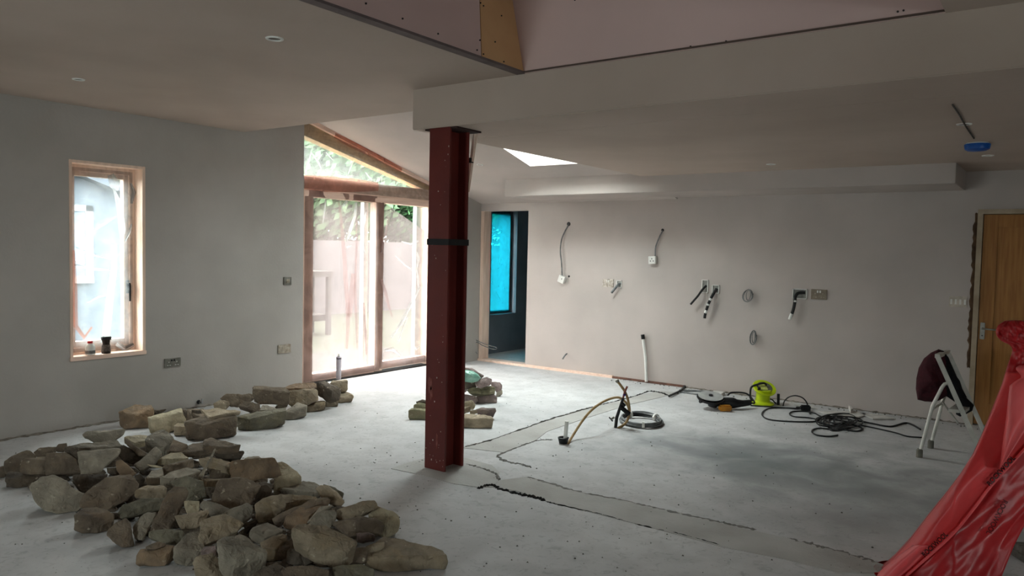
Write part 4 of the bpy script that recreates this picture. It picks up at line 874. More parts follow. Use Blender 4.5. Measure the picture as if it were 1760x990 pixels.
def back_box(px, label, name='recessed_box', frame_m=white_pl):
    e, u0, u1, z0, z1, bx = plate(name, label, 'wall box', px, 1, YB, None); t = .006
    mb = MB()
    bx(mb, u0, u0+t*1.6, z0, z1, -.002, .012); bx(mb, u1-t*1.6, u1, z0, z1, -.002, .012); bx(mb, u0, u1, z0, z0+t*1.4, -.002, .012); bx(mb, u0, u1, z1-t*1.4, z1, -.002, .012)
    mb.build('rim', frame_m, e)
    bx(MB(), u0+t, u1-t, z0+t, z1-t, -.002, .002).build('back_plate', pm('galvanised_back', (150,148,142), (110,108,104), 20, .6, metal=.3), e)
    return e
b1 = back_box((1060,482,1069,494), 'small square back box right of the smeared white socket')
b2 = back_box((1206,481,1218,503), 'tall narrow white back box on the back wall with a black cable')
b3 = back_box((1224,490,1237,504), 'square white back box beside the tall narrow one')
b4 = back_box((1362,497,1388,513), 'wide white back box left of the bronze socket')
def wcable(px, r, m, label, name='loose_cable', off=.03, tips=None, start=.0, group=None):
    n = len(px); pts = [on(x, y, 1, YB - (start if i == 0 else off*min(1, i/ max(1, n*.35)))) for i, (x, y) in enumerate(px)]
    o = MB().tube(pts, r, 8, True, 6).build(name, m, None, smooth=True)
    if label: tag(o, label, 'cable', group)
    return o, pts
def hole(px, r, label_parent):
    pass
def wall_hole(x, y, r, label):
    p = on(x, y, 1, YB); return tag(MB().lathe([(r,-.004),(r*1.05,.003),(r*.9,.004)], p, (0,-1,0), 12).build('cable_hole', black_pl), label, 'hole')
wall_hole(977.5, 385, .026, 'dark cable hole high on the back wall nearest the doorway')
wall_hole(1139, 395.5, .018, 'dark cable hole high on the back wall above the hanging white socket')
wall_hole(978, 475, .014, 'small dark hole beside the dangling tilted white box')
wcable([(977,387),(971,397),(965,412),(963,432),(965,452),(966,474)], .008, grey_cab, 'thin grey cable hanging down to the tilted white box')
wcable([(1139,396),(1133,408),(1127,424),(1126,440)], .008, grey_cab, 'thin grey cable hanging down to the hanging white socket')
def hanging_box(cx, cy, s, rot, label, slots):
    p = on(cx, cy, 1, YB-.03); c, sn = math.cos(rot), math.sin(rot)
    ex, ez = Vector((c,0,sn)), Vector((-sn,0,c)); e = empty('surface_box', p, label, 'socket')
    MB().obox(p, ex*s, (0,.028,0), ez*s).build('box_body', white_pl, e, bevel=.003)
    for du, dz in (((0,.35),(-.4,-.25),(.4,-.25)) if slots else ((.2,.2),)):
        MB().obox(p + ex*s*du + ez*s*dz + Vector((0,-.028,0)), ex*s*.1, (0,.002,0), ez*s*.16).build('pin_slot', black_pl, e)
hanging_box(966, 480, .047, -.35, 'small white box dangling askew on a cable near the doorway', False)
hanging_box(1122, 447, .047, .05, 'white single socket hanging on a cable from the back wall', True)
wcable([(1066,487),(1061,491),(1056,497),(1051,503)], .016, grey_cab, 'stubby grey cable end poking from the small square box', start=.01, off=.06)
wcable([(1214,491),(1207,498),(1200,508),(1194,515),(1187,523)], .013, black_rub, 'black cable drooping left from the tall narrow box', start=.005, off=.07)
wcable([(1232,496),(1225,507),(1219,519),(1215,530),(1212,540),(1211,547)], .017, black_rub, 'black and white taped cable bundle from the square box', start=.005, off=.07)
o, pts = wcable([(1384,503),(1372,504),(1367,510),(1366,520),(1363,534),(1357,549)], .017, black_rub, 'thick black cable with pale stripped end from the wide box', start=.004, off=.05)
for a in (((1367,516),(1366.6,519)),((1361,539),(1357,549))):
    MB().tube([on(*a[0],1,YB-.05), on(*a[1],1,YB-.05)], .0185, 8).build('pale_tape', white_pl, o)
bun = [x for x in bpy.data.objects if x.get('label', '').startswith('black and white taped')][0]
for a in (((1222,513),(1220.5,516)),((1217.5,522),(1216.5,525)),((1214,533),(1212.5,538))):
    MB().tube([on(*a[0],1,YB-.07), on(*a[1],1,YB-.07)], .019, 8).build('white_tape', white_pl, bun)
def wall_coil(cx, cy, rx, ry, turns, label, tilt=.2):
    pts = []; r = random.Random(int(cx))
    for i in range(turns*18+1):
        a = 2*PI*i/18; k = 1 + .16*math.sin(a*.37 + i*.05); x = cx + rx*math.cos(a + tilt)*k*(1-.55*math.sin(i*.07)**2); y = cy + ry*math.sin(a)*k
        pts.append(on(x, y, 1, YB - .03 - .04*(.5+.5*math.sin(a*1.3))))
    pts.append(on(cx+rx*1.0, cy-ry*.3, 1, YB))
    tag(MB().tube(pts, .0048, 6).build('coiled_cable', grey_cab, None, smooth=True), label, 'cable')
wall_coil(1286, 508, 8.5, 9.5, 3, 'small coil of grey cable at socket height on the back wall')
wall_coil(1295, 580, 5.5, 11, 3, 'small coil of grey cable lower on the back wall, below the other coil')
wcable([(974,608),(971,611),(967,617)], .010, grey_cab, 'short bent cable stub low on the back wall', off=.08)
pp = [on(1111,656,1,YB-.05), on(1110.5,640,1,YB-.045), on(1109.5,615,1,YB-.04), on(1107,595,1,YB-.04), on(1105.5,583,1,YB-.04)]
wp = empty('waste_pipe', pp[0], 'upright white plastic pipe rising from the floor at the back wall', 'pipe')
MB().tube(pp, .020, 10, True, 5).build('pipe_body', white_pl, wp, smooth=True)
MB().tube([pp[-1], on(1104.5,575,1,YB-.04)], .024, 10).build('pipe_cap', black_pl, wp, smooth=True)
# twisted wire loop by the doorway and small clutter at the wall foot
wl_ = [on(x, y, 1, YB-.06) for x, y in ((800,574),(815,583),(830,590),(845,595),(853,597),(853,600),(846,600),(830,594),(820,588),(815,592),(815,600),(820,608))]
tag(MB().tube(wl_, .006, 6, True, 5).build('wire_loop', grey_cab, None, smooth=True), 'loop of thin grey wire hanging across the doorway\'s left edge', 'wire')
pst = on(341, 691, 0, XL)
ps = empty('pipe_stub', pst, 'shiny pipe stub poking from the foot of the side wall', 'pipe')
MB().tube([pst, pst+Vector((.06,0,.0)), pst+Vector((.07,0,.02)), pst+Vector((.07,0,.045))], .011, 8).build('stub', pm('chrome', (220,220,220), None, 10, .15, 0, metal=1), ps, smooth=True)
MB().lathe([(.02,0),(.02,.008)], pst, (1,0,0), 12).build('collar', black_pl, ps)

# ---------------------------------------------------------------- ceiling fittings
def downlight(x, y, z, label, r=.042):
    p = fl(x, y, z) if z else None
    e = empty('downlight', p, label, 'light')
    MB().lathe([(r*.66,.004),(r*.7,-.006),(r*.95,-.006),(r,0)], p, (0,0,1), 20).build('bezel', white_pl, e, smooth=True)
    MB().lathe([(r*.66,-.001),(r*.66,.006)], p, (0,0,1), 16).build('lamp_face', pm('unlit_lamp', (120,112,104), None, 10), e)
downlight(472, 66, ZC, 'round unlit downlight in the flat ceiling near the lantern opening', .05)
downlight(135, 136, ZC, 'round unlit downlight in the flat ceiling at far left', .042)
downlight(1657, 213, ZF, 'unlit downlight just in front of the blue ceiling cover', .045)
downlight(1698, 267, ZF, 'unlit downlight behind the blue ceiling cover', .045)
downlight(1325, 282, ZF, 'unlit downlight above the middle of the bulkhead', .045)
p = on(825, 283, 1, 7.237)
dl = empty('downlight', p, 'unlit downlight in the sloping ceiling near the bulkhead', 'light')
MB().lathe([(.03,.006),(.032,-.005),(.04,-.005),(.042,.002)], p, (0,.26,.96), 18).build('bezel', white_pl, dl, smooth=True)
bc = fl(1680, 246, ZF)
be = empty('smoke_alarm_cover', bc, 'bright blue dust cover on a round ceiling alarm', 'alarm')
MB().lathe([(.075,0),(.078,-.012),(.07,-.02)], bc, (0,0,1), 22).build('alarm_base', white_pl, be, smooth=True)
MB().lathe([(.083,-.008),(.086,-.014),(.08,-.045),(.06,-.056),(.01,-.06)], bc, (0,0,1), 22).build('dust_cover', pm('blue_dust_cover', (18,92,178), (14,74,150), 10, .35), be, smooth=True)
tag(MB().tube([fl(1637,180,ZF-.004), fl(1648,196,ZF-.006), fl(1660,217,ZF-.006), fl(1674,238,ZF-.006)], .005, 6, True, 4).build('thin_ceiling_cable', dirt), 'thin dark line of cable running to the blue ceiling cover', 'cable')

# ---------------------------------------------------------------- pipes and coil in the middle of the floor
fpz = lambda x, y, p: isect(x, y, p, facing(p))
pot = fl(968, 762); 
pe_ = empty('drain_pot', pot, 'black floor drain collar with a white pipe stub standing in it', 'drain')
MB().lathe([(.034,0),(.042,.03),(.048,.05),(.042,.052),(.034,.02),(.0,.015)], pot, (0,0,1), 18).build('collar', black_pl, pe_, smooth=True)
q0, q1 = pot + Vector((.012,.01,.02)), fpz(974, 724, pot)
MB().tube([q0, q1], .017, 12).build('pipe_stub', white_pl, pe_, smooth=True)
vb = fl(1064, 735)
bp1 = [fl(976,763), fpz(985,748,fl(976,763)).lerp(fpz(985,748,vb),.2), fpz(1002,722,fl(1010,750)), fpz(1020,702,fl(1020,745)), fpz(1042,688,vb), fpz(1062,683,vb), fpz(1074,690,vb), fpz(1080,700,vb), fpz(1081,712,vb), fpz(1077,725,vb), fl(1066,735)]
tag(MB().tube(bp1, .011, 8, True, 6).build('bent_pipe', brown_pipe, None, smooth=True), 'long tan plastic pipe arching from the drain to the valve', 'pipe')
bp2 = [fpz(1061,655,vb), fpz(1068,664,vb), fpz(1075,675,vb), fpz(1080,690,vb), fpz(1082,705,vb), fpz(1080,718,vb), fpz(1074,728,vb), fl(1062,736)]
b2_ = MB().tube(bp2, .0115, 8, True, 6).build('bent_pipe', brown_pipe, None, smooth=True)
tag(b2_, 'shorter tan pipe curving up beside the black stop valve', 'pipe')
MB().lathe([(.014,-.012),(.018,-.01),(.018,.012),(.012,.016)], fpz(1061,655,vb), (-.4,-.2,.6), 10).build('pipe_plug', steel, b2_, smooth=True)
va = empty('stop_valve', vb, 'black stop valve and riser standing up from the floor', 'valve')
f0 = fl(1058, 735)
MB().tube([f0, fpz(1060,718,f0), fpz(1066,700,f0), fpz(1071,684,f0)], [.015,.016,.014,.012], 8, True).build('riser', black_pl, va, smooth=True)
MB().tube([fpz(1066,699,f0), fpz(1082,712,f0)], .022, 8).build('bracket', black_pl, va)
MB().tube([fpz(1068,692,f0), fpz(1074,698,f0)], .016, 8).build('branch', black_pl, va)
MB().tube([fpz(1071,684,f0), fpz(1074,673,f0), fpz(1078,664,f0)], .010, 8).build('copper_tail', pm('dull_copper', (140,86,74), None, 12, .4, metal=.6), va, smooth=True)
MB().tube([fpz(1074,680,f0), fpz(1073,677,f0)], .015, 8).build('blue_collar', pm('violet_tape', (70,50,120), None, 10), va)
MB().tube([fpz(1056,717,f0), fpz(1050,721,f0)], .010, 8).build('tap_stem', steel, va)
MB().tube([fpz(1047,717,f0), fpz(1053,724,f0)], .006, 8).build('tap_handle', black_pl, va)
# coil of cable on the floor
cc = (fl(1070,733)+fl(1136,728))/2; ccx = fl(1102,727)
ce = empty('cable_coil', ccx, 'flat coil of grey cable lying on the floor beside the stop valve', 'cable coil')
rt, fw = Vector((AX[0].x, AX[0].y, 0)).normalized(), Vector((-AX[0].y, AX[0].x, 0)).normalized()
for t in range(7):
    r = random.Random(t); R0 = .175 + .006*(t % 4); z = .012 + .011*(t//2); ph = r.random()*6; pts = []
    for i in range(37):
        a = 2*PI*i/36; k = R0*(1+.03*math.sin(2*a+ph))
        pts.append(ccx + rt*k*math.cos(a) + fw*k*1.25*math.sin(a) + Vector((r.uniform(-.002,.002), 0, z + .012*max(0, math.sin(a)) + .004*math.sin(3*a+ph))))
    MB().tube(pts, .0085, 6, False).build('cable_turn', [grey_cab, black_rub, grey_cab][t % 3], ce, smooth=True)
for a in (.5, 2.0, 4.6):
    c = ccx + rt*.18*math.cos(a) + fw*.225*math.sin(a) + Vector((0,0,.035)); tn = (-rt*math.sin(a) + fw*1.25*math.cos(a)).normalized()
    MB().tube([c - tn*.012, c + tn*.012], .034, 8).build('tape_wrap', white_pl, ce)

# ---------------------------------------------------------------- grinder and reel
gp = fl(1250, 704); R_ = rt; 
ge = empty('angle_grinder', gp, 'black angle grinder with bare metal disc lying on the floor', 'power tool')
def loc(a, b, z): return gp + (rt*a + fw*b)*1.1 + Vector((0,0,z))
MB().lathe([(.004,-.002),(.128,-.002),(.128,.002),(.004,.002)], loc(-.155,.02,.135), Vector((0,0,1))-fw*.22, 26).build('cutting_disc', pm('dull_disc', (168,168,164), (140,140,138), 12, .5), ge)
MB().lathe([(.02,.0),(.02,.014),(.008,.018)], loc(-.155,.02,.137), Vector((0,0,1))-fw*.22, 14).build('disc_nut', black_pl, ge)
MB().lathe([(.05,-.045),(.125,-.03),(.142,-.008),(.142,-.004),(.12,-.008),(.05,-.03)], loc(-.155,.02,.122), Vector((0,0,1))-fw*.22, 26).build('disc_guard', black_pl, ge, smooth=True)
MB().tube([loc(-.27,-.04,.085), loc(-.24,-.02,.09), loc(-.13,.02,.10)], [.017,.019,.015], 10).build('side_handle', black_pl, ge, smooth=True)
MB().lathe([(.045,-.06),(.055,-.03),(.05,.04),(.03,.06)], loc(-.12,.04,.075), (.2,.1,1), 14).build('gear_head', pm('dark_cast_metal', (70,70,72), None, 14, .4, metal=.5), ge, smooth=True)
MB().tube([loc(-.10,.03,.07), loc(-.02,.02,.068), loc(.06,.02,.066), loc(.09,.02,.062), loc(.16,.05,.058), loc(.24,.09,.06)], [.045,.056,.058,.045,.034,.030], 14).build('motor_body', black_pl, ge, smooth=True)
MB().tube([loc(.24,.09,.06), loc(.30,.14,.05), loc(.24,.2,.13), loc(.10,.2,.14), loc(.05,.16,.12)], .009, 8, True, 6).build('power_lead', black_rub, ge, smooth=True)
tag(MB().obox(fl(1246,707)+Vector((0,0,.035)), rt*.062, fw*.035, (0,0,.030)).build('battery_block', orange_pl, None, bevel=.012), 'amber plastic block lying against the front of the grinder', 'plastic block')
rp_ = fl(1314, 696)
re_ = empty('cable_reel', rp_, 'lime green cable reel with black tube stand by the back wall', 'cable reel')
def rl(a, b, z): return rp_ + rt*a + fw*b + Vector((0,0,z))
MB().lathe([(.115,0),(.122,.006),(.122,.016),(.112,.026),(.08,.034),(.076,.05)], rl(-.01,.04,.0), (0,0,1), 26).build('lower_flange', lime, re_, smooth=True)
MB().lathe([(.076,.03),(.074,.06),(.072,.14),(.08,.16)], rl(-.01,.04,.0), (.05,-.05,1), 22).build('drum', lime, re_, smooth=True)
axu = (Vector((0,0,1)) - fw*.62 + rt*.08).normalized(); uc = rl(.008,.05,.175)
MB().lathe([(.10,-.014),(.122,-.01),(.126,0),(.122,.008),(.085,.010),(.08,.004)], uc, axu, 26).build('upper_flange', lime, re_, smooth=True)
MB().lathe([(.082,.005),(.082,.012),(.01,.013)], uc, axu, 22).build('socket_face', pm('grey_reel_face', (104,106,92), None, 12, .5), re_)
tv = axu.cross(rt).normalized()
MB().obox(uc + axu*.014 - rt*.022 - tv*.0, rt*.045, tv*.045, axu*.003).build('rating_label', pm('yellow_green_label', (206,212,120), (186,190,90), 40, .5), re_)
MB().lathe([(.015,0),(.016,.03),(.010,.034)], uc + axu*.01 - rt*.075 - tv*(-.045 if tv.z < 0 else .045), axu, 12).build('winding_knob', black_pl, re_, smooth=True)
def rpx(x, y): return isect(x, y, rp_ + fw*.05, -fw)
MB().tube([rpx(1298,693), rpx(1291,686), rpx(1289.5,681), rpx(1290,669), rpx(1293,664), rpx(1303,660.5), rpx(1312,658.5), rpx(1316,660), rpx(1317,663)], .011, 8, True, 4).build('tube_stand', black_pl, re_, smooth=True)
leg = fl(1337.5, 696)
MB().tube([leg, isect(1338,677,leg,-fw)], .015, 8).build('stand_leg', black_pl, re_)
MB().tube([rpx(1310,682), rpx(1318,685), rpx(1327,687), rpx(1331,691), rpx(1335,695), leg+Vector((0,0,.01))], .007, 6, True, 5).build('reel_lead', black_rub, re_, smooth=True)
# extension leads
def lead(px, label, m=black_rub, r=.007, z=.008, k=7):
    P = [fl(q[0], q[1], (q[2] if len(q) > 2 else z)) for q in px]
    return tag(MB().tube(P, r, 6, True, k).build('extension_lead', m, None, smooth=True), label, 'cable')
lead([(1290,697),(1320,699),(1350,701),(1370,703),(1384,702),(1392,706),(1378,701),(1368,700)], 'black lead running along the wall from the grinder past the reel')
arc = [fl(1346,698), None]
a0_, a1_ = fl(1346,698), fl(1390,704)
tag(MB().tube([a0_, isect(1348,690,a0_,-fw), isect(1355,683,a0_,-fw), isect(1366,680,a1_,-fw), isect(1378,683,a1_,-fw), isect(1386,691,a1_,-fw), a1_+Vector((0,0,.008)), fl(1392,711,.01)], .007, 6, True, 6).build('extension_lead', black_rub, None, smooth=True), 'black lead springing up in a loop beside the cable reel', 'cable')
lead([(1375,702),(1345,701),(1322,702),(1311,708),(1311,715),(1322,721),(1350,724),(1390,725),(1406,723),(1412,718)], 'black lead making the wide oval loop in front of the reel')
lead([(1410,722),(1390,718),(1365,716),(1357,711),(1365,707),(1385,707),(1400,710),(1412,716),(1440,722),(1470,727)], 'black lead making the smaller oval loop inside the tangle')
tg = []
r = random.Random(21)
for i in range(90):
    a = i*.55; x = 1440 + 26*math.cos(a)*(1+.35*math.sin(i*.31)) + 12*math.sin(i*.09); y = 722 + 8.5*math.sin(a)*(1+.3*math.cos(i*.23)) + 3*math.sin(i*.05)
    tg.append((x, y, .012 + .03*r.random()))
tag(MB().tube([fl(*q) for q in tg], .0065, 6, True, 4).build('extension_lead', black_rub, None, smooth=True), 'dense tangle of black lead on the floor at the back wall', 'cable')
lead([(1440,736),(1470,741),(1482,737),(1470,731),(1445,729),(1425,734),(1430,740),(1445,738)], 'black lead in the small loops at the front of the tangle')
lead([(1440,748),(1425,750),(1405,748),(1396,743),(1398,738),(1412,736),(1440,739),(1462,736)], 'black lead end curling nearest the viewer')
lead([(1470,722),(1500,728),(1530,733),(1555,727),(1568,730),(1582,738)], 'black lead running from the tangle close along the wall', r=.009)
lead([(1480,731),(1510,737),(1540,744),(1560,750),(1586,752)], 'black lead trailing from the tangle towards the stepladder')
MBp = MB()
for q, nm in (((1384,706),'black lead plug'),):
    p = fl(*q); tag(MB().obox(p+Vector((0,0,.03)), rt*.05, fw*.03, (0,0,.03)).build('plug', black_pl, None, bevel=.012), 'black plug and socket block in the middle of the leads', 'plug')
# grey cable loop near the wall trench
lead([(1168,673),(1180,675),(1200,678),(1218,679),(1216,674),(1195,672),(1175,672)], 'grey cable loop on the floor between the pipe trench and the grinder', grey_cab, .012)
for px, lb in (([(1176,664),(1172,670),(1160,676),(1150,681)],'thick dark cable dropping from the wall into the floor trench'),):
    P = [on(*px[0],1,YB-.04)] + [fl(x, y, .02) for x, y in px[1:]]
    tag(MB().tube(P, .012, 8, True, 5).build('trench_cable', black_rub, None, smooth=True), lb, 'cable')
# plasterboard scraps against the back wall
scrap = pm('plasterboard_scrap', (206,202,196), (180,176,170), 12, .9, .2)
def board(px, h, label, m=scrap, tilt=0):
    P = [fl(x, y) for x, y in px]; c = sum(P, Vector())/len(P)
    P = [p + Vector((0,0,.004 + tilt*(p-c).dot(fw))) for p in P]
    mn = min(p.z for p in P)
    if mn < .002: P = [p + Vector((0,0,.002-mn)) for p in P]
    o = MB().prism(P, (0,0,h)).build('plasterboard_scrap', m, None, bevel=.002); return tag(o, label, 'board scrap')
board([(1405,709),(1470,709),(1490,714),(1476,719),(1430,716)], .012, 'largest whitish plasterboard scrap behind the tangled leads')
board([(1478,712),(1520,716),(1540,722),(1500,722)], .012, 'narrow plasterboard scrap right of the largest one')
board([(1458,704),(1466,711),(1462,713)], .05, 'small upright white shard behind the tangled leads')
board([(1365,697),(1395,699),(1405,704),(1385,702)], .01, 'small plasterboard strip near the lead loop by the reel')
board([(1226,676),(1246,678),(1240,682),(1224,680)], .03, 'white plasterboard lump behind the grinder disc')

# ---------------------------------------------------------------- stepladder
n1, n2 = fl(1580, 786), fl(1694, 797)
wd = Vector((.03,.40,0))
sl_ = empty('stepladder', (n1+n2)/2, 'small white aluminium stepladder standing open by the brown door', 'stepladder')
pl_n = (n2-n1).cross(Vector((0,0,1))).normalized()
def lp(x, y): return isect(x, y, n1, pl_n)
top, piv, bend = lp(1611, 612), lp(1628, 659), lp(1619, 666)
def bar(a, b, w1, w2, nm, m=alu):
    d = (b-a).normalized(); s_ = pl_n; q = d.cross(s_).normalized()
    MB().obox((a+b)/2, q*w1, s_*w2, (b-a)/2).build(nm, m, sl_, bevel=.003)
for k, nm in ((0,''),(1,'')):
    o_ = wd*k
    bar(top+o_, n2+o_, .017, .011, 'stile')
    MB().tube([piv+o_, (piv+bend)/2+o_+Vector((0,0,.012)), bend+o_, lp(1603,697)+o_, n1+o_+Vector((0,0,.02))], .014, 10).build('rear_leg', alu, sl_, smooth=True)
    MB().lathe([(.024,0),(.024,.06),(.018,.07)], n1+o_, (0,0,1), 12).build('foot', pm('grey_rubber_foot', (112,108,98), None, 12, .8), sl_)
    MB().obox(n2+o_+Vector((0,0,.02)), rt*.02, fw*.015, (0,0,.02)).build('foot', MATS['grey_rubber_foot'], sl_)
for f_, nm in ((.52,'tread'),):
    c = top.lerp(n2, f_) + wd*.5
    MB().obox(c - (n2-n1).normalized()*.04, (n2-n1).normalized()*.06, wd*.5, (0,0,.012)).build(nm, alu, sl_)
c = top + wd*.5
MB().obox(c, (n2-n1).normalized()*.018, wd*.5, (0,0,.015)).build('top_rail', alu, sl_)
c = lp(1600,705)
MB().tube([c, c+wd], .010, 8).build('brace', alu, sl_)
MB().tube([lp(1612,695)+wd*.4, lp(1630,740)+wd*.95], .008, 8).build('stay', alu, sl_)
# hooded top draped over the ladder
hp0 = top + wd*.55
hd = empty('hooded_top', hp0 - Vector((0,0,.3)), 'dark maroon hooded top slung over the stepladder', 'clothing')
puff([(1613,600),(1600,606),(1588,616),(1579,632),(1575,650),(1574,668),(1577,687),(1590,690),(1604,691),(1615,688),(1628,680),(1632,660),(1630,630),(1624,606)], hp0, facing(hp0), .10, 'body_fabric', maroon, hd, 8, .016, 5)
hs_ = hp0 + fw*.02
puff([(1613,600),(1622,603),(1630,614),(1638,632),(1645,648),(1650,655),(1654,668),(1662,683),(1640,690),(1625,680),(1616,650),(1608,620)], hs_, facing(hs_), .08, 'back_fabric', darknavy, hd, 8, .014, 8)
puff([(1642,682),(1655,678),(1664,686),(1674,696),(1671,706),(1660,712),(1650,716),(1643,712),(1643,700)], hs_+fw*.04, facing(hs_), .05, 'sleeve_cuff', darknavy, hd, 6, .012, 2)
lg = hp0 + facing(hp0)*.115
MB().add([isect(x,y,lg - facing(hp0)*.01,facing(hp0)) for x, y in ((1624,615),(1629,618),(1632,628),(1628,626))], [(0,1,2,3)])

# ---------------------------------------------------------------- red insulation wrapper
def red_mat(name, c1, c2, transp, trl):
    m = pm(name, c1, c2, 4, .38, .25, 12, spec=.45); nt = m.node_tree; N = nt.nodes; L = nt.links
    b = N['Principled BSDF']; out = [n for n in N if n.type == 'OUTPUT_MATERIAL'][0]
    t = N.new('ShaderNodeBsdfTranslucent'); t.inputs[0].default_value = lin(c1); tp = N.new('ShaderNodeBsdfTransparent'); tp.inputs[0].default_value = lin((255,90,90))
    m1 = N.new('ShaderNodeMixShader'); m1.inputs[0].default_value = trl; m2 = N.new('ShaderNodeMixShader'); m2.inputs[0].default_value = transp
    L.new(b.outputs[0], m1.inputs[1]); L.new(t.outputs[0], m1.inputs[2]); L.new(m1.outputs[0], m2.inputs[1]); L.new(tp.outputs[0], m2.inputs[2]); L.new(m2.outputs[0], out.inputs[0])
    return m
red1 = red_mat('red_wrap_inner', (196,44,48), (172,32,38), .05, .2)
red2 = red_mat('red_wrap_outer', (236,88,90), (220,70,72), .10, .3)
red3 = red_mat('red_wrap_flap', (248,124,126), (238,100,104), .06, .3)
def interp(tab, y):
    if y <= tab[0][0]: return tab[0][1]
    for (a, xa), (b, xb) in zip(tab, tab[1:]):
        if y <= b: return xa + (xb-xa)*(y-a)/(b-a)
    return tab[-1][1]
def bdepth(x, y):
    """forward distance of the leaning wrapped stack at a pixel"""
    return 3.66 + .0006*(990-y) + max(0, (1640-x))*.0016 - .0004*max(0, x-1700)
def sheet_depth(left, right, off, amp, seed):
    def f(x, y):
        xa, xb = interp(left, y), interp(right, y); u = min(1, max(0, (x-xa)/max(1e-3, xb-xa)))
        bul = math.sin(min(1,u*1.15)*PI)**.6 if 0 < u < .87 else 0
        n_ = noise.fractal(Vector(((x*.72+y*.69)*.012+seed, (y*.72-x*.69)*.004, seed)), .9, 2, 4)*amp + abs(noise.noise(Vector(((x*.72+y*.69)*.03+seed, (y*.72-x*.69)*.004, 1))))*amp*.9
        if y < 640: n_ += noise.fractal(Vector((x*.09, y*.09, seed)), .8, 2.2, 4)*.035*min(1, (640-y)/40)
        return bdepth(x, y) + off - .05*bul + n_
    return f
def bag_sheet(name, left, right, y0, y1, off, m, parent, nu=26, nv=60, amp=.02, seed=0, thick=0, back=.0, hem=0):
    vs = []; mb = MB(); f = sheet_depth(left, right, off, amp, seed)
    for j in range(nv+1):
        y = y0 + (y1-y0)*j/nv; xa, xb = interp(left, y), interp(right, y)
        for i in range(nu+1):
            x = xa + (xb-xa)*i/nu
            vs.append(dep(x, y, f(x, y)))
    for v in vs: v.z = max(v.z, .003)
    W = nu+1; fs = [(j*W+i, j*W+i+1, (j+1)*W+i+1, (j+1)*W+i) for j in range(nv) for i in range(nu)]
    if back:
        nb = len(vs); c = []
        for j in range(nv+1):
            for i in range(nu+1):
                p = vs[j*W+i]; d = (p-EYE); d.z = 0; d.normalize(); u = i/nu
                c.append(p + d*(.006 + back*math.sin(PI*u)**.5*min(1, .25+j/nv*1.5)))
        vs = vs + c
        fs += [tuple(k+nb for k in f_)[::-1] for f_ in fs]
        for j in range(nv): fs += [(j*W, (j+1)*W, (j+1)*W+nb, j*W+nb), (j*W+nu, j*W+nu+nb, (j+1)*W+nu+nb, (j+1)*W+nu)]
        for i in range(nu): fs += [(i, i+nb, i+1+nb, i+1), (nv*W+i, nv*W+i+1, nv*W+i+1+nb, nv*W+i+nb)]
    o = mb.add(vs, fs).build(name, m, parent)
    for p in o.data.polygons: p.use_smooth = True
    return f
bag = empty('insulation_wrapper', fl(1700,1010), 'crumpled red plastic insulation wrapping with black lettering at the right front', 'plastic wrapping')
left = [(552,1726),(558,1716),(568,1711),(578,1713),(587,1722),(594,1738),(604,1740),(630,1731),(660,1722),(700,1706),(740,1690),(780,1672),(815,1650),(850,1624),(890,1592),(930,1562),(960,1535),(985,1508),(1000,1500),(1060,1498)]
right = [(552,1768),(560,1790),(600,1850),(800,1850),(870,1790),(905,1760),(940,1742),(990,1722),(1060,1700)]
f_in = bag_sheet('inner_wrap', left, right, 552, 1060, .06, red1, bag, 44, 150, .03, 1.3, back=.28)
edge = [(600,1840),(640,1836),(700,1810),(740,1790),(785,1750),(838,1702),(870,1678),(905,1650),(930,1626),(955,1598),(990,1558),(1010,1540)]
lft2 = [(y, x+1.5) for y, x in left if y >= 600]
f_out = bag_sheet('outer_wrap', lft2, edge, 640, 1005, .0, red2, bag, 30, 70, .022, 4.1, back=.012)
fl_l = [(625,1757),(633,1744),(640,1750),(648,1757),(655,1745),(663,1735),(690,1732),(720,1729),(770,1722),(806,1718)]
fl_r = [(625,1850),(655,1850),(700,1800),(735,1766),(770,1743),(790,1730),(806,1719)]
bag_sheet('loose_flap', fl_l, fl_r, 628, 806, -.07, red3, bag, 18, 50, .014, 7.7, back=.010)
bag_sheet('floor_flap', [(938,1568),(955,1545),(975,1520),(990,1507),(1006,1500)], [(938,1600),(955,1585),(975,1566),(990,1548),(1006,1540)], 938, 1006, -.05, red3, bag, 14, 24, .012, 2.2, back=.010)
ep = [dep(x-1, y, min(f_out(x-1, y), f_in(x-1, y)) - .012) for y, x in edge if 700 <= y <= 1006]
MB().tube(ep, .007, 6, True, 6).build('folded_edge', red3, bag, smooth=True)
def lettering(text, p0, p1, hpx, dfn, m, parent, skew=0.0, name='lettering'):
    cu = bpy.data.curves.new('t', 'FONT'); cu.body = text; cu.offset = .028; cu.size = 1
    o = bpy.data.objects.new('t', cu); COL.objects.link(o); dg = bpy.context.evaluated_depsgraph_get(); me = o.evaluated_get(dg).to_mesh()
    vs = [v.co.copy() for v in me.vertices]; fs = [tuple(p.vertices) for p in me.polygons]
    bpy.data.objects.remove(o); bpy.data.curves.remove(cu)
    x0, x1 = min(v.x for v in vs), max(v.x for v in vs); y0, y1 = min(v.y for v in vs), max(v.y for v in vs)
    a, b = Vector(p0), Vector(p1); d = b-a; n = Vector((d.y, -d.x)).normalized()
    out = []
    for v in vs:
        u, t = (v.x-x0)/(x1-x0), (v.y-y0)/(y1-y0); q = a + d*u + n*hpx*t
        out.append(dep(q.x, q.y, dfn(q.x, q.y) - .03))
    return MB().add(out, fs).build(name, m, parent)
ink = pm('black_print', (30,20,22), None, 20, .5, 0)
ink2 = pm('faded_print', (92,18,24), None, 20, .5, 0)
lettering('ROCKWOOL', (1702,836), (1746,788), 9.5, lambda x, y: min(f_out(x, y), f_in(x, y)), ink, bag)
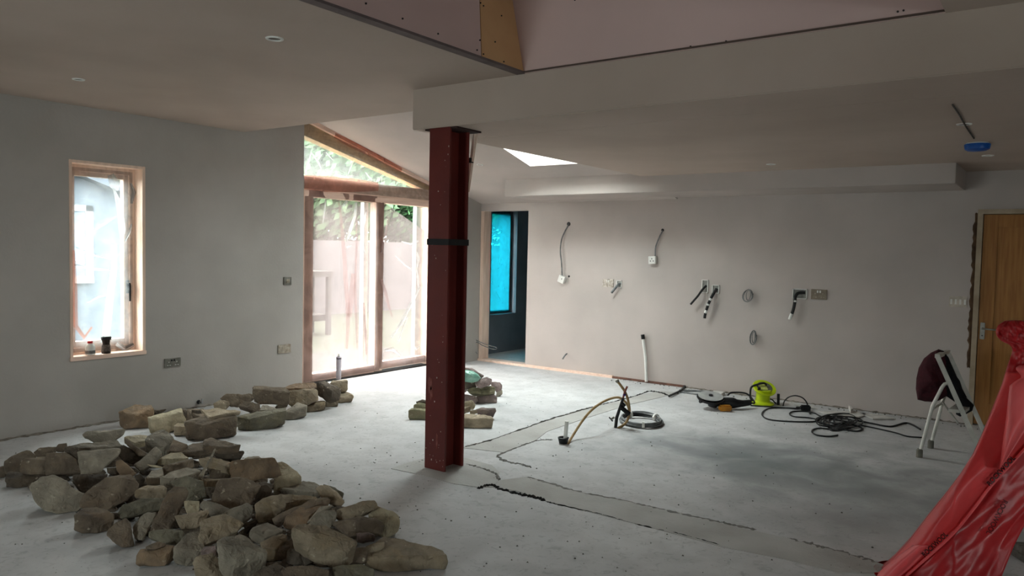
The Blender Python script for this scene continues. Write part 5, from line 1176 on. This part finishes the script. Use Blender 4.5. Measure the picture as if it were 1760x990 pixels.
lettering('ROCKWOOL', (1590,958), (1630,920), 9.5, lambda x, y: min(f_out(x, y), f_in(x, y)), ink, bag)
lettering('ROCKWOOL', (1724,858), (1694,916), 10, f_in, ink2, bag)

# grey boards lying behind the wrapping at the right edge
gb = pm('grey_old_board', (112,106,98), (84,80,74), 8, .9, .3, stretch=(1,6,6))
for k, (x, y, z, lb) in enumerate(((1752,955,.0,'lowest grey board on the floor behind the red wrapping'),(1757,945,.05,'upper grey board on the pair behind the red wrapping'))):
    c = fl(x+20, y, z+.022); tag(MB().obox(c+rt*.25, rt*.32, fw*.06, (0,0,.02)).build('old_board', gb, None, bevel=.003), lb, 'board')

# ---------------------------------------------------------------- crumbs on the floor
cr = MB(); r = random.Random(5)
for i in range(420):
    if i < 200: p = fl(r.uniform(560,1500), r.uniform(690,985))
    elif i < 300: p = fl(r.uniform(20,760), r.uniform(770,985))
    else:
        t = r.random(); p = Vector((-4.6 + 4.2*t, YB - .03 - .22*r.random()**2, 0))
    s = r.uniform(.003,.009)*(1.5 if i >= 300 else 1); a = r.random()*6
    cr.add([p+Vector((math.cos(a+k*2.1)*s, math.sin(a+k*2.1)*s, 0)) for k in range(3)] + [p+Vector((0,0,s*.9))], [(0,1,3),(1,2,3),(2,0,3),(0,2,1)])
tag(cr.build('floor_crumbs', pm('dark_crumbs', (120,114,106), (52,48,44), 3, .95, .2)), 'scattered crumbs of mortar and grit on the floor', 'debris', kind='stuff')
# ragged dirt line at the foot of the side and back walls
def wall_dirt(a, b, n, seed, nrm, name, label):
    r = random.Random(seed); vs = []; a, b = Vector(a), Vector(b); nrm = Vector(nrm)
    for i in range(n):
        p = a.lerp(b, i/(n-1)); h = .003+.012*r.random(); w_ = .015+.04*r.random()
        vs += [p + Vector((0,0,h)), p + nrm*w_*.4 + Vector((0,0,h*.5)), p + nrm*w_ + Vector((0,0,.0005))]
    tag(MB().add(vs, [(i*3+k, i*3+k+1, i*3+k+4, i*3+k+3) for i in range(n-1) for k in range(2)]).build(name, dirt_l), label, 'debris', kind='stuff')
dirt_l = pm('swept_plaster_dirt', (140,132,122), (96,88,80), 22, .95, .5, 60)
wall_dirt((XL,-1,0),(XL,5.4,0),160,1,(1,0,0),'wall_foot_dirt','swept plaster dirt along the foot of the side wall')
wall_dirt((-3.6,YB,0),(-.72,YB,0),110,2,(0,-1,0),'wall_foot_dirt','swept plaster dirt along the foot of the back wall')

# ---------------------------------------------------------------- outside
grass = pm('garden_grass', (42,46,32), (34,38,26), 3, .95, .5, 60)
tag(MB().box((-60,-30,-.35),(-7.25,60,-.12)).build('garden_lawn', grass), 'green lawn outside the sliding door', 'lawn', kind='stuff')
pav = pm('pale_paving', (46,43,39), (40,37,34), 2, .9, .2)
tag(MB().box((-9.6,2,-.13),(-7.22,9.2,-.10)).build('garden_paving', pav), 'pale paving strip just outside the sliding door', 'paving')
hw = pm('grey_render', (58,64,70), (50,56,62), 1, .9, .1)
HX = -13.5
he = empty('neighbour_house', (HX,6,-.12), 'grey rendered house with white-framed window seen through the tall window', 'house')
def hz(x, y): return on(x, y, 0, HX)
pa, pb = hz(118,298), hz(216,338)
sl2 = (pb.z-pa.z)/(pb.y-pa.y)
ye = 9.4
ztop = lambda y: pa.z + sl2*(y-pa.y)
MB().prism([(HX,2.0,-.12),(HX,ye,-.12),(HX,ye,ztop(ye)),(HX,2.0,ztop(2.0))], (-5,0,0)).build('house_wall', hw, he)
MB().prism([(HX+.25,2.0,ztop(2.0)),(HX+.25,ye+.3,ztop(ye+.3)),(HX+.25,ye+.3,ztop(ye+.3)+.14),(HX+.25,2.0,ztop(2.0)+.14)], (-5.4,0,0)).build('house_roof', pm('grey_roof', (60,66,74), None, 4), he)
a, b = hz(126,352), hz(158,486)
y0, y1, z0, z1 = a.y-.3, b.y, b.z, a.z
fr = MB()
for q0, q1 in (((HX,y0,z0),(HX+.06,y0+.1,z1)),((HX,y1-.12,z0),(HX+.06,y1,z1)),((HX,y0,z0),(HX+.08,y1,z0+.12)),((HX,y0,z1-.1),(HX+.06,y1,z1))): fr.box(q0, q1)
wf = fr.build('house_window', pm('pale_house_frame', (112,114,114), None, 5), he)
MB().box((HX+.01,y0+.1,z0+.1),(HX+.03,y1-.1,z1-.1)).build('pane', pm('dark_window_glass', (92,104,116), None, 3, .1, 0), wf)
# garden fence and white-railed seat
fe = empty('garden_fence', (-15,15,-.12), 'grey timber fence at the end of the garden', 'fence')
fm = pm('grey_fence_timber', (60,57,57), (55,52,52), 4, .9, .2, stretch=(1,6,.6))
bmesh_board = None
for k in range(44):
    y = 9.6 + k*.42
    o = MB().box((-15.06,y,-.12),(-15.0,y+.42,1.75)).build('fence_board', fm, fe) if k == 0 else None
    if k == 0: bmesh_board = o; bmesh_y = y
    else:
        o = bmesh_board.copy(); COL.objects.link(o); o.location = (0, y-bmesh_y, 0)
se = empty('garden_table', (-11.5,10.4,-.12), 'pale garden table seen blurred through the near door panel', 'table')
def gx(x, y): return on(x, y, 0, -11.5)
ta, tb_ = gx(536,462), gx(574,474)
MB().box((-12.2,ta.y-.2,tb_.z-.02),(-11.5,tb_.y,ta.z-.05)).build('table_top', pav, se)
for yy in (ta.y-.1, tb_.y-.12):
    for xx in (-12.1,-11.6): MB().box((xx,yy,-.12),(xx+.08,yy+.08,tb_.z)).build('leg', pav, se)
lo = gx(545,548)
MB().box((-12.1,ta.y-.1,lo.z-.06),(-11.6,tb_.y-.05,lo.z+.06)).build('lower_shelf', pav, se)
# trees
def tree(x, y, h, rad, n, seed, label, c1, c2):
    e = empty('garden_tree', (x,y,-.12), label, 'tree', 'trees beyond the garden fence'); r = random.Random(seed)
    tr = MB(); tr.tube([(x,y,-.12),(x+.1,y,h*.3),(x-.1,y+.1,h*.55),(x,y,h*.8)], [.16,.13,.09,.04], 8)
    for k in range(5):
        a = k*1.3; tr.tube([(x,y,h*(.35+.08*k)), (x+math.cos(a)*rad*.6, y+math.sin(a)*rad*.6, h*(.55+.08*k))], .04, 6)
    tr.build('trunk', pm('tree_bark', (86,76,64), None, 6), e)
    mb = MB()
    for i in range(n):
        v = Vector((r.gauss(0,1), r.gauss(0,1), r.gauss(0,1))).normalized()*(r.random()**.4)
        p = Vector((x + v.x*rad, y + v.y*rad, h*.62 + v.z*h*.42)); s = r.uniform(.08,.19)
        q = Vector((r.gauss(0,1), r.gauss(0,1), r.gauss(0,1))).normalized(); t = q.orthogonal().normalized(); b_ = q.cross(t)
        mb.add([p - t*s, p + b_*s*.5, p + t*s, p - b_*s*.5], [(0,1,2,3)])
    o = mb.build('foliage', pm('leaves_'+str(seed), c1, c2, 2, .7, 0), e); o['kind'] = 'stuff'
tree(-17.5, 14.5, 6.5, 2.6, 17000, 1, 'pale green leafy tree seen through the near end of the sloping window', (72,96,66), (46,66,42))
tree(-17.0, 18.8, 6.4, 2.6, 17000, 2, 'green tree seen above the slipped sheet of the far door panel', (62,98,58), (40,68,38))
tree(-19.5, 23.5, 7.5, 3.2, 14000, 3, 'darker green tree at the far end of the garden', (56,80,50), (36,56,34))
tree(-19.5, 11.0, 6.0, 2.2, 9000, 4, 'grey-green tree between the house and the fence', (68,80,62), (46,56,44))
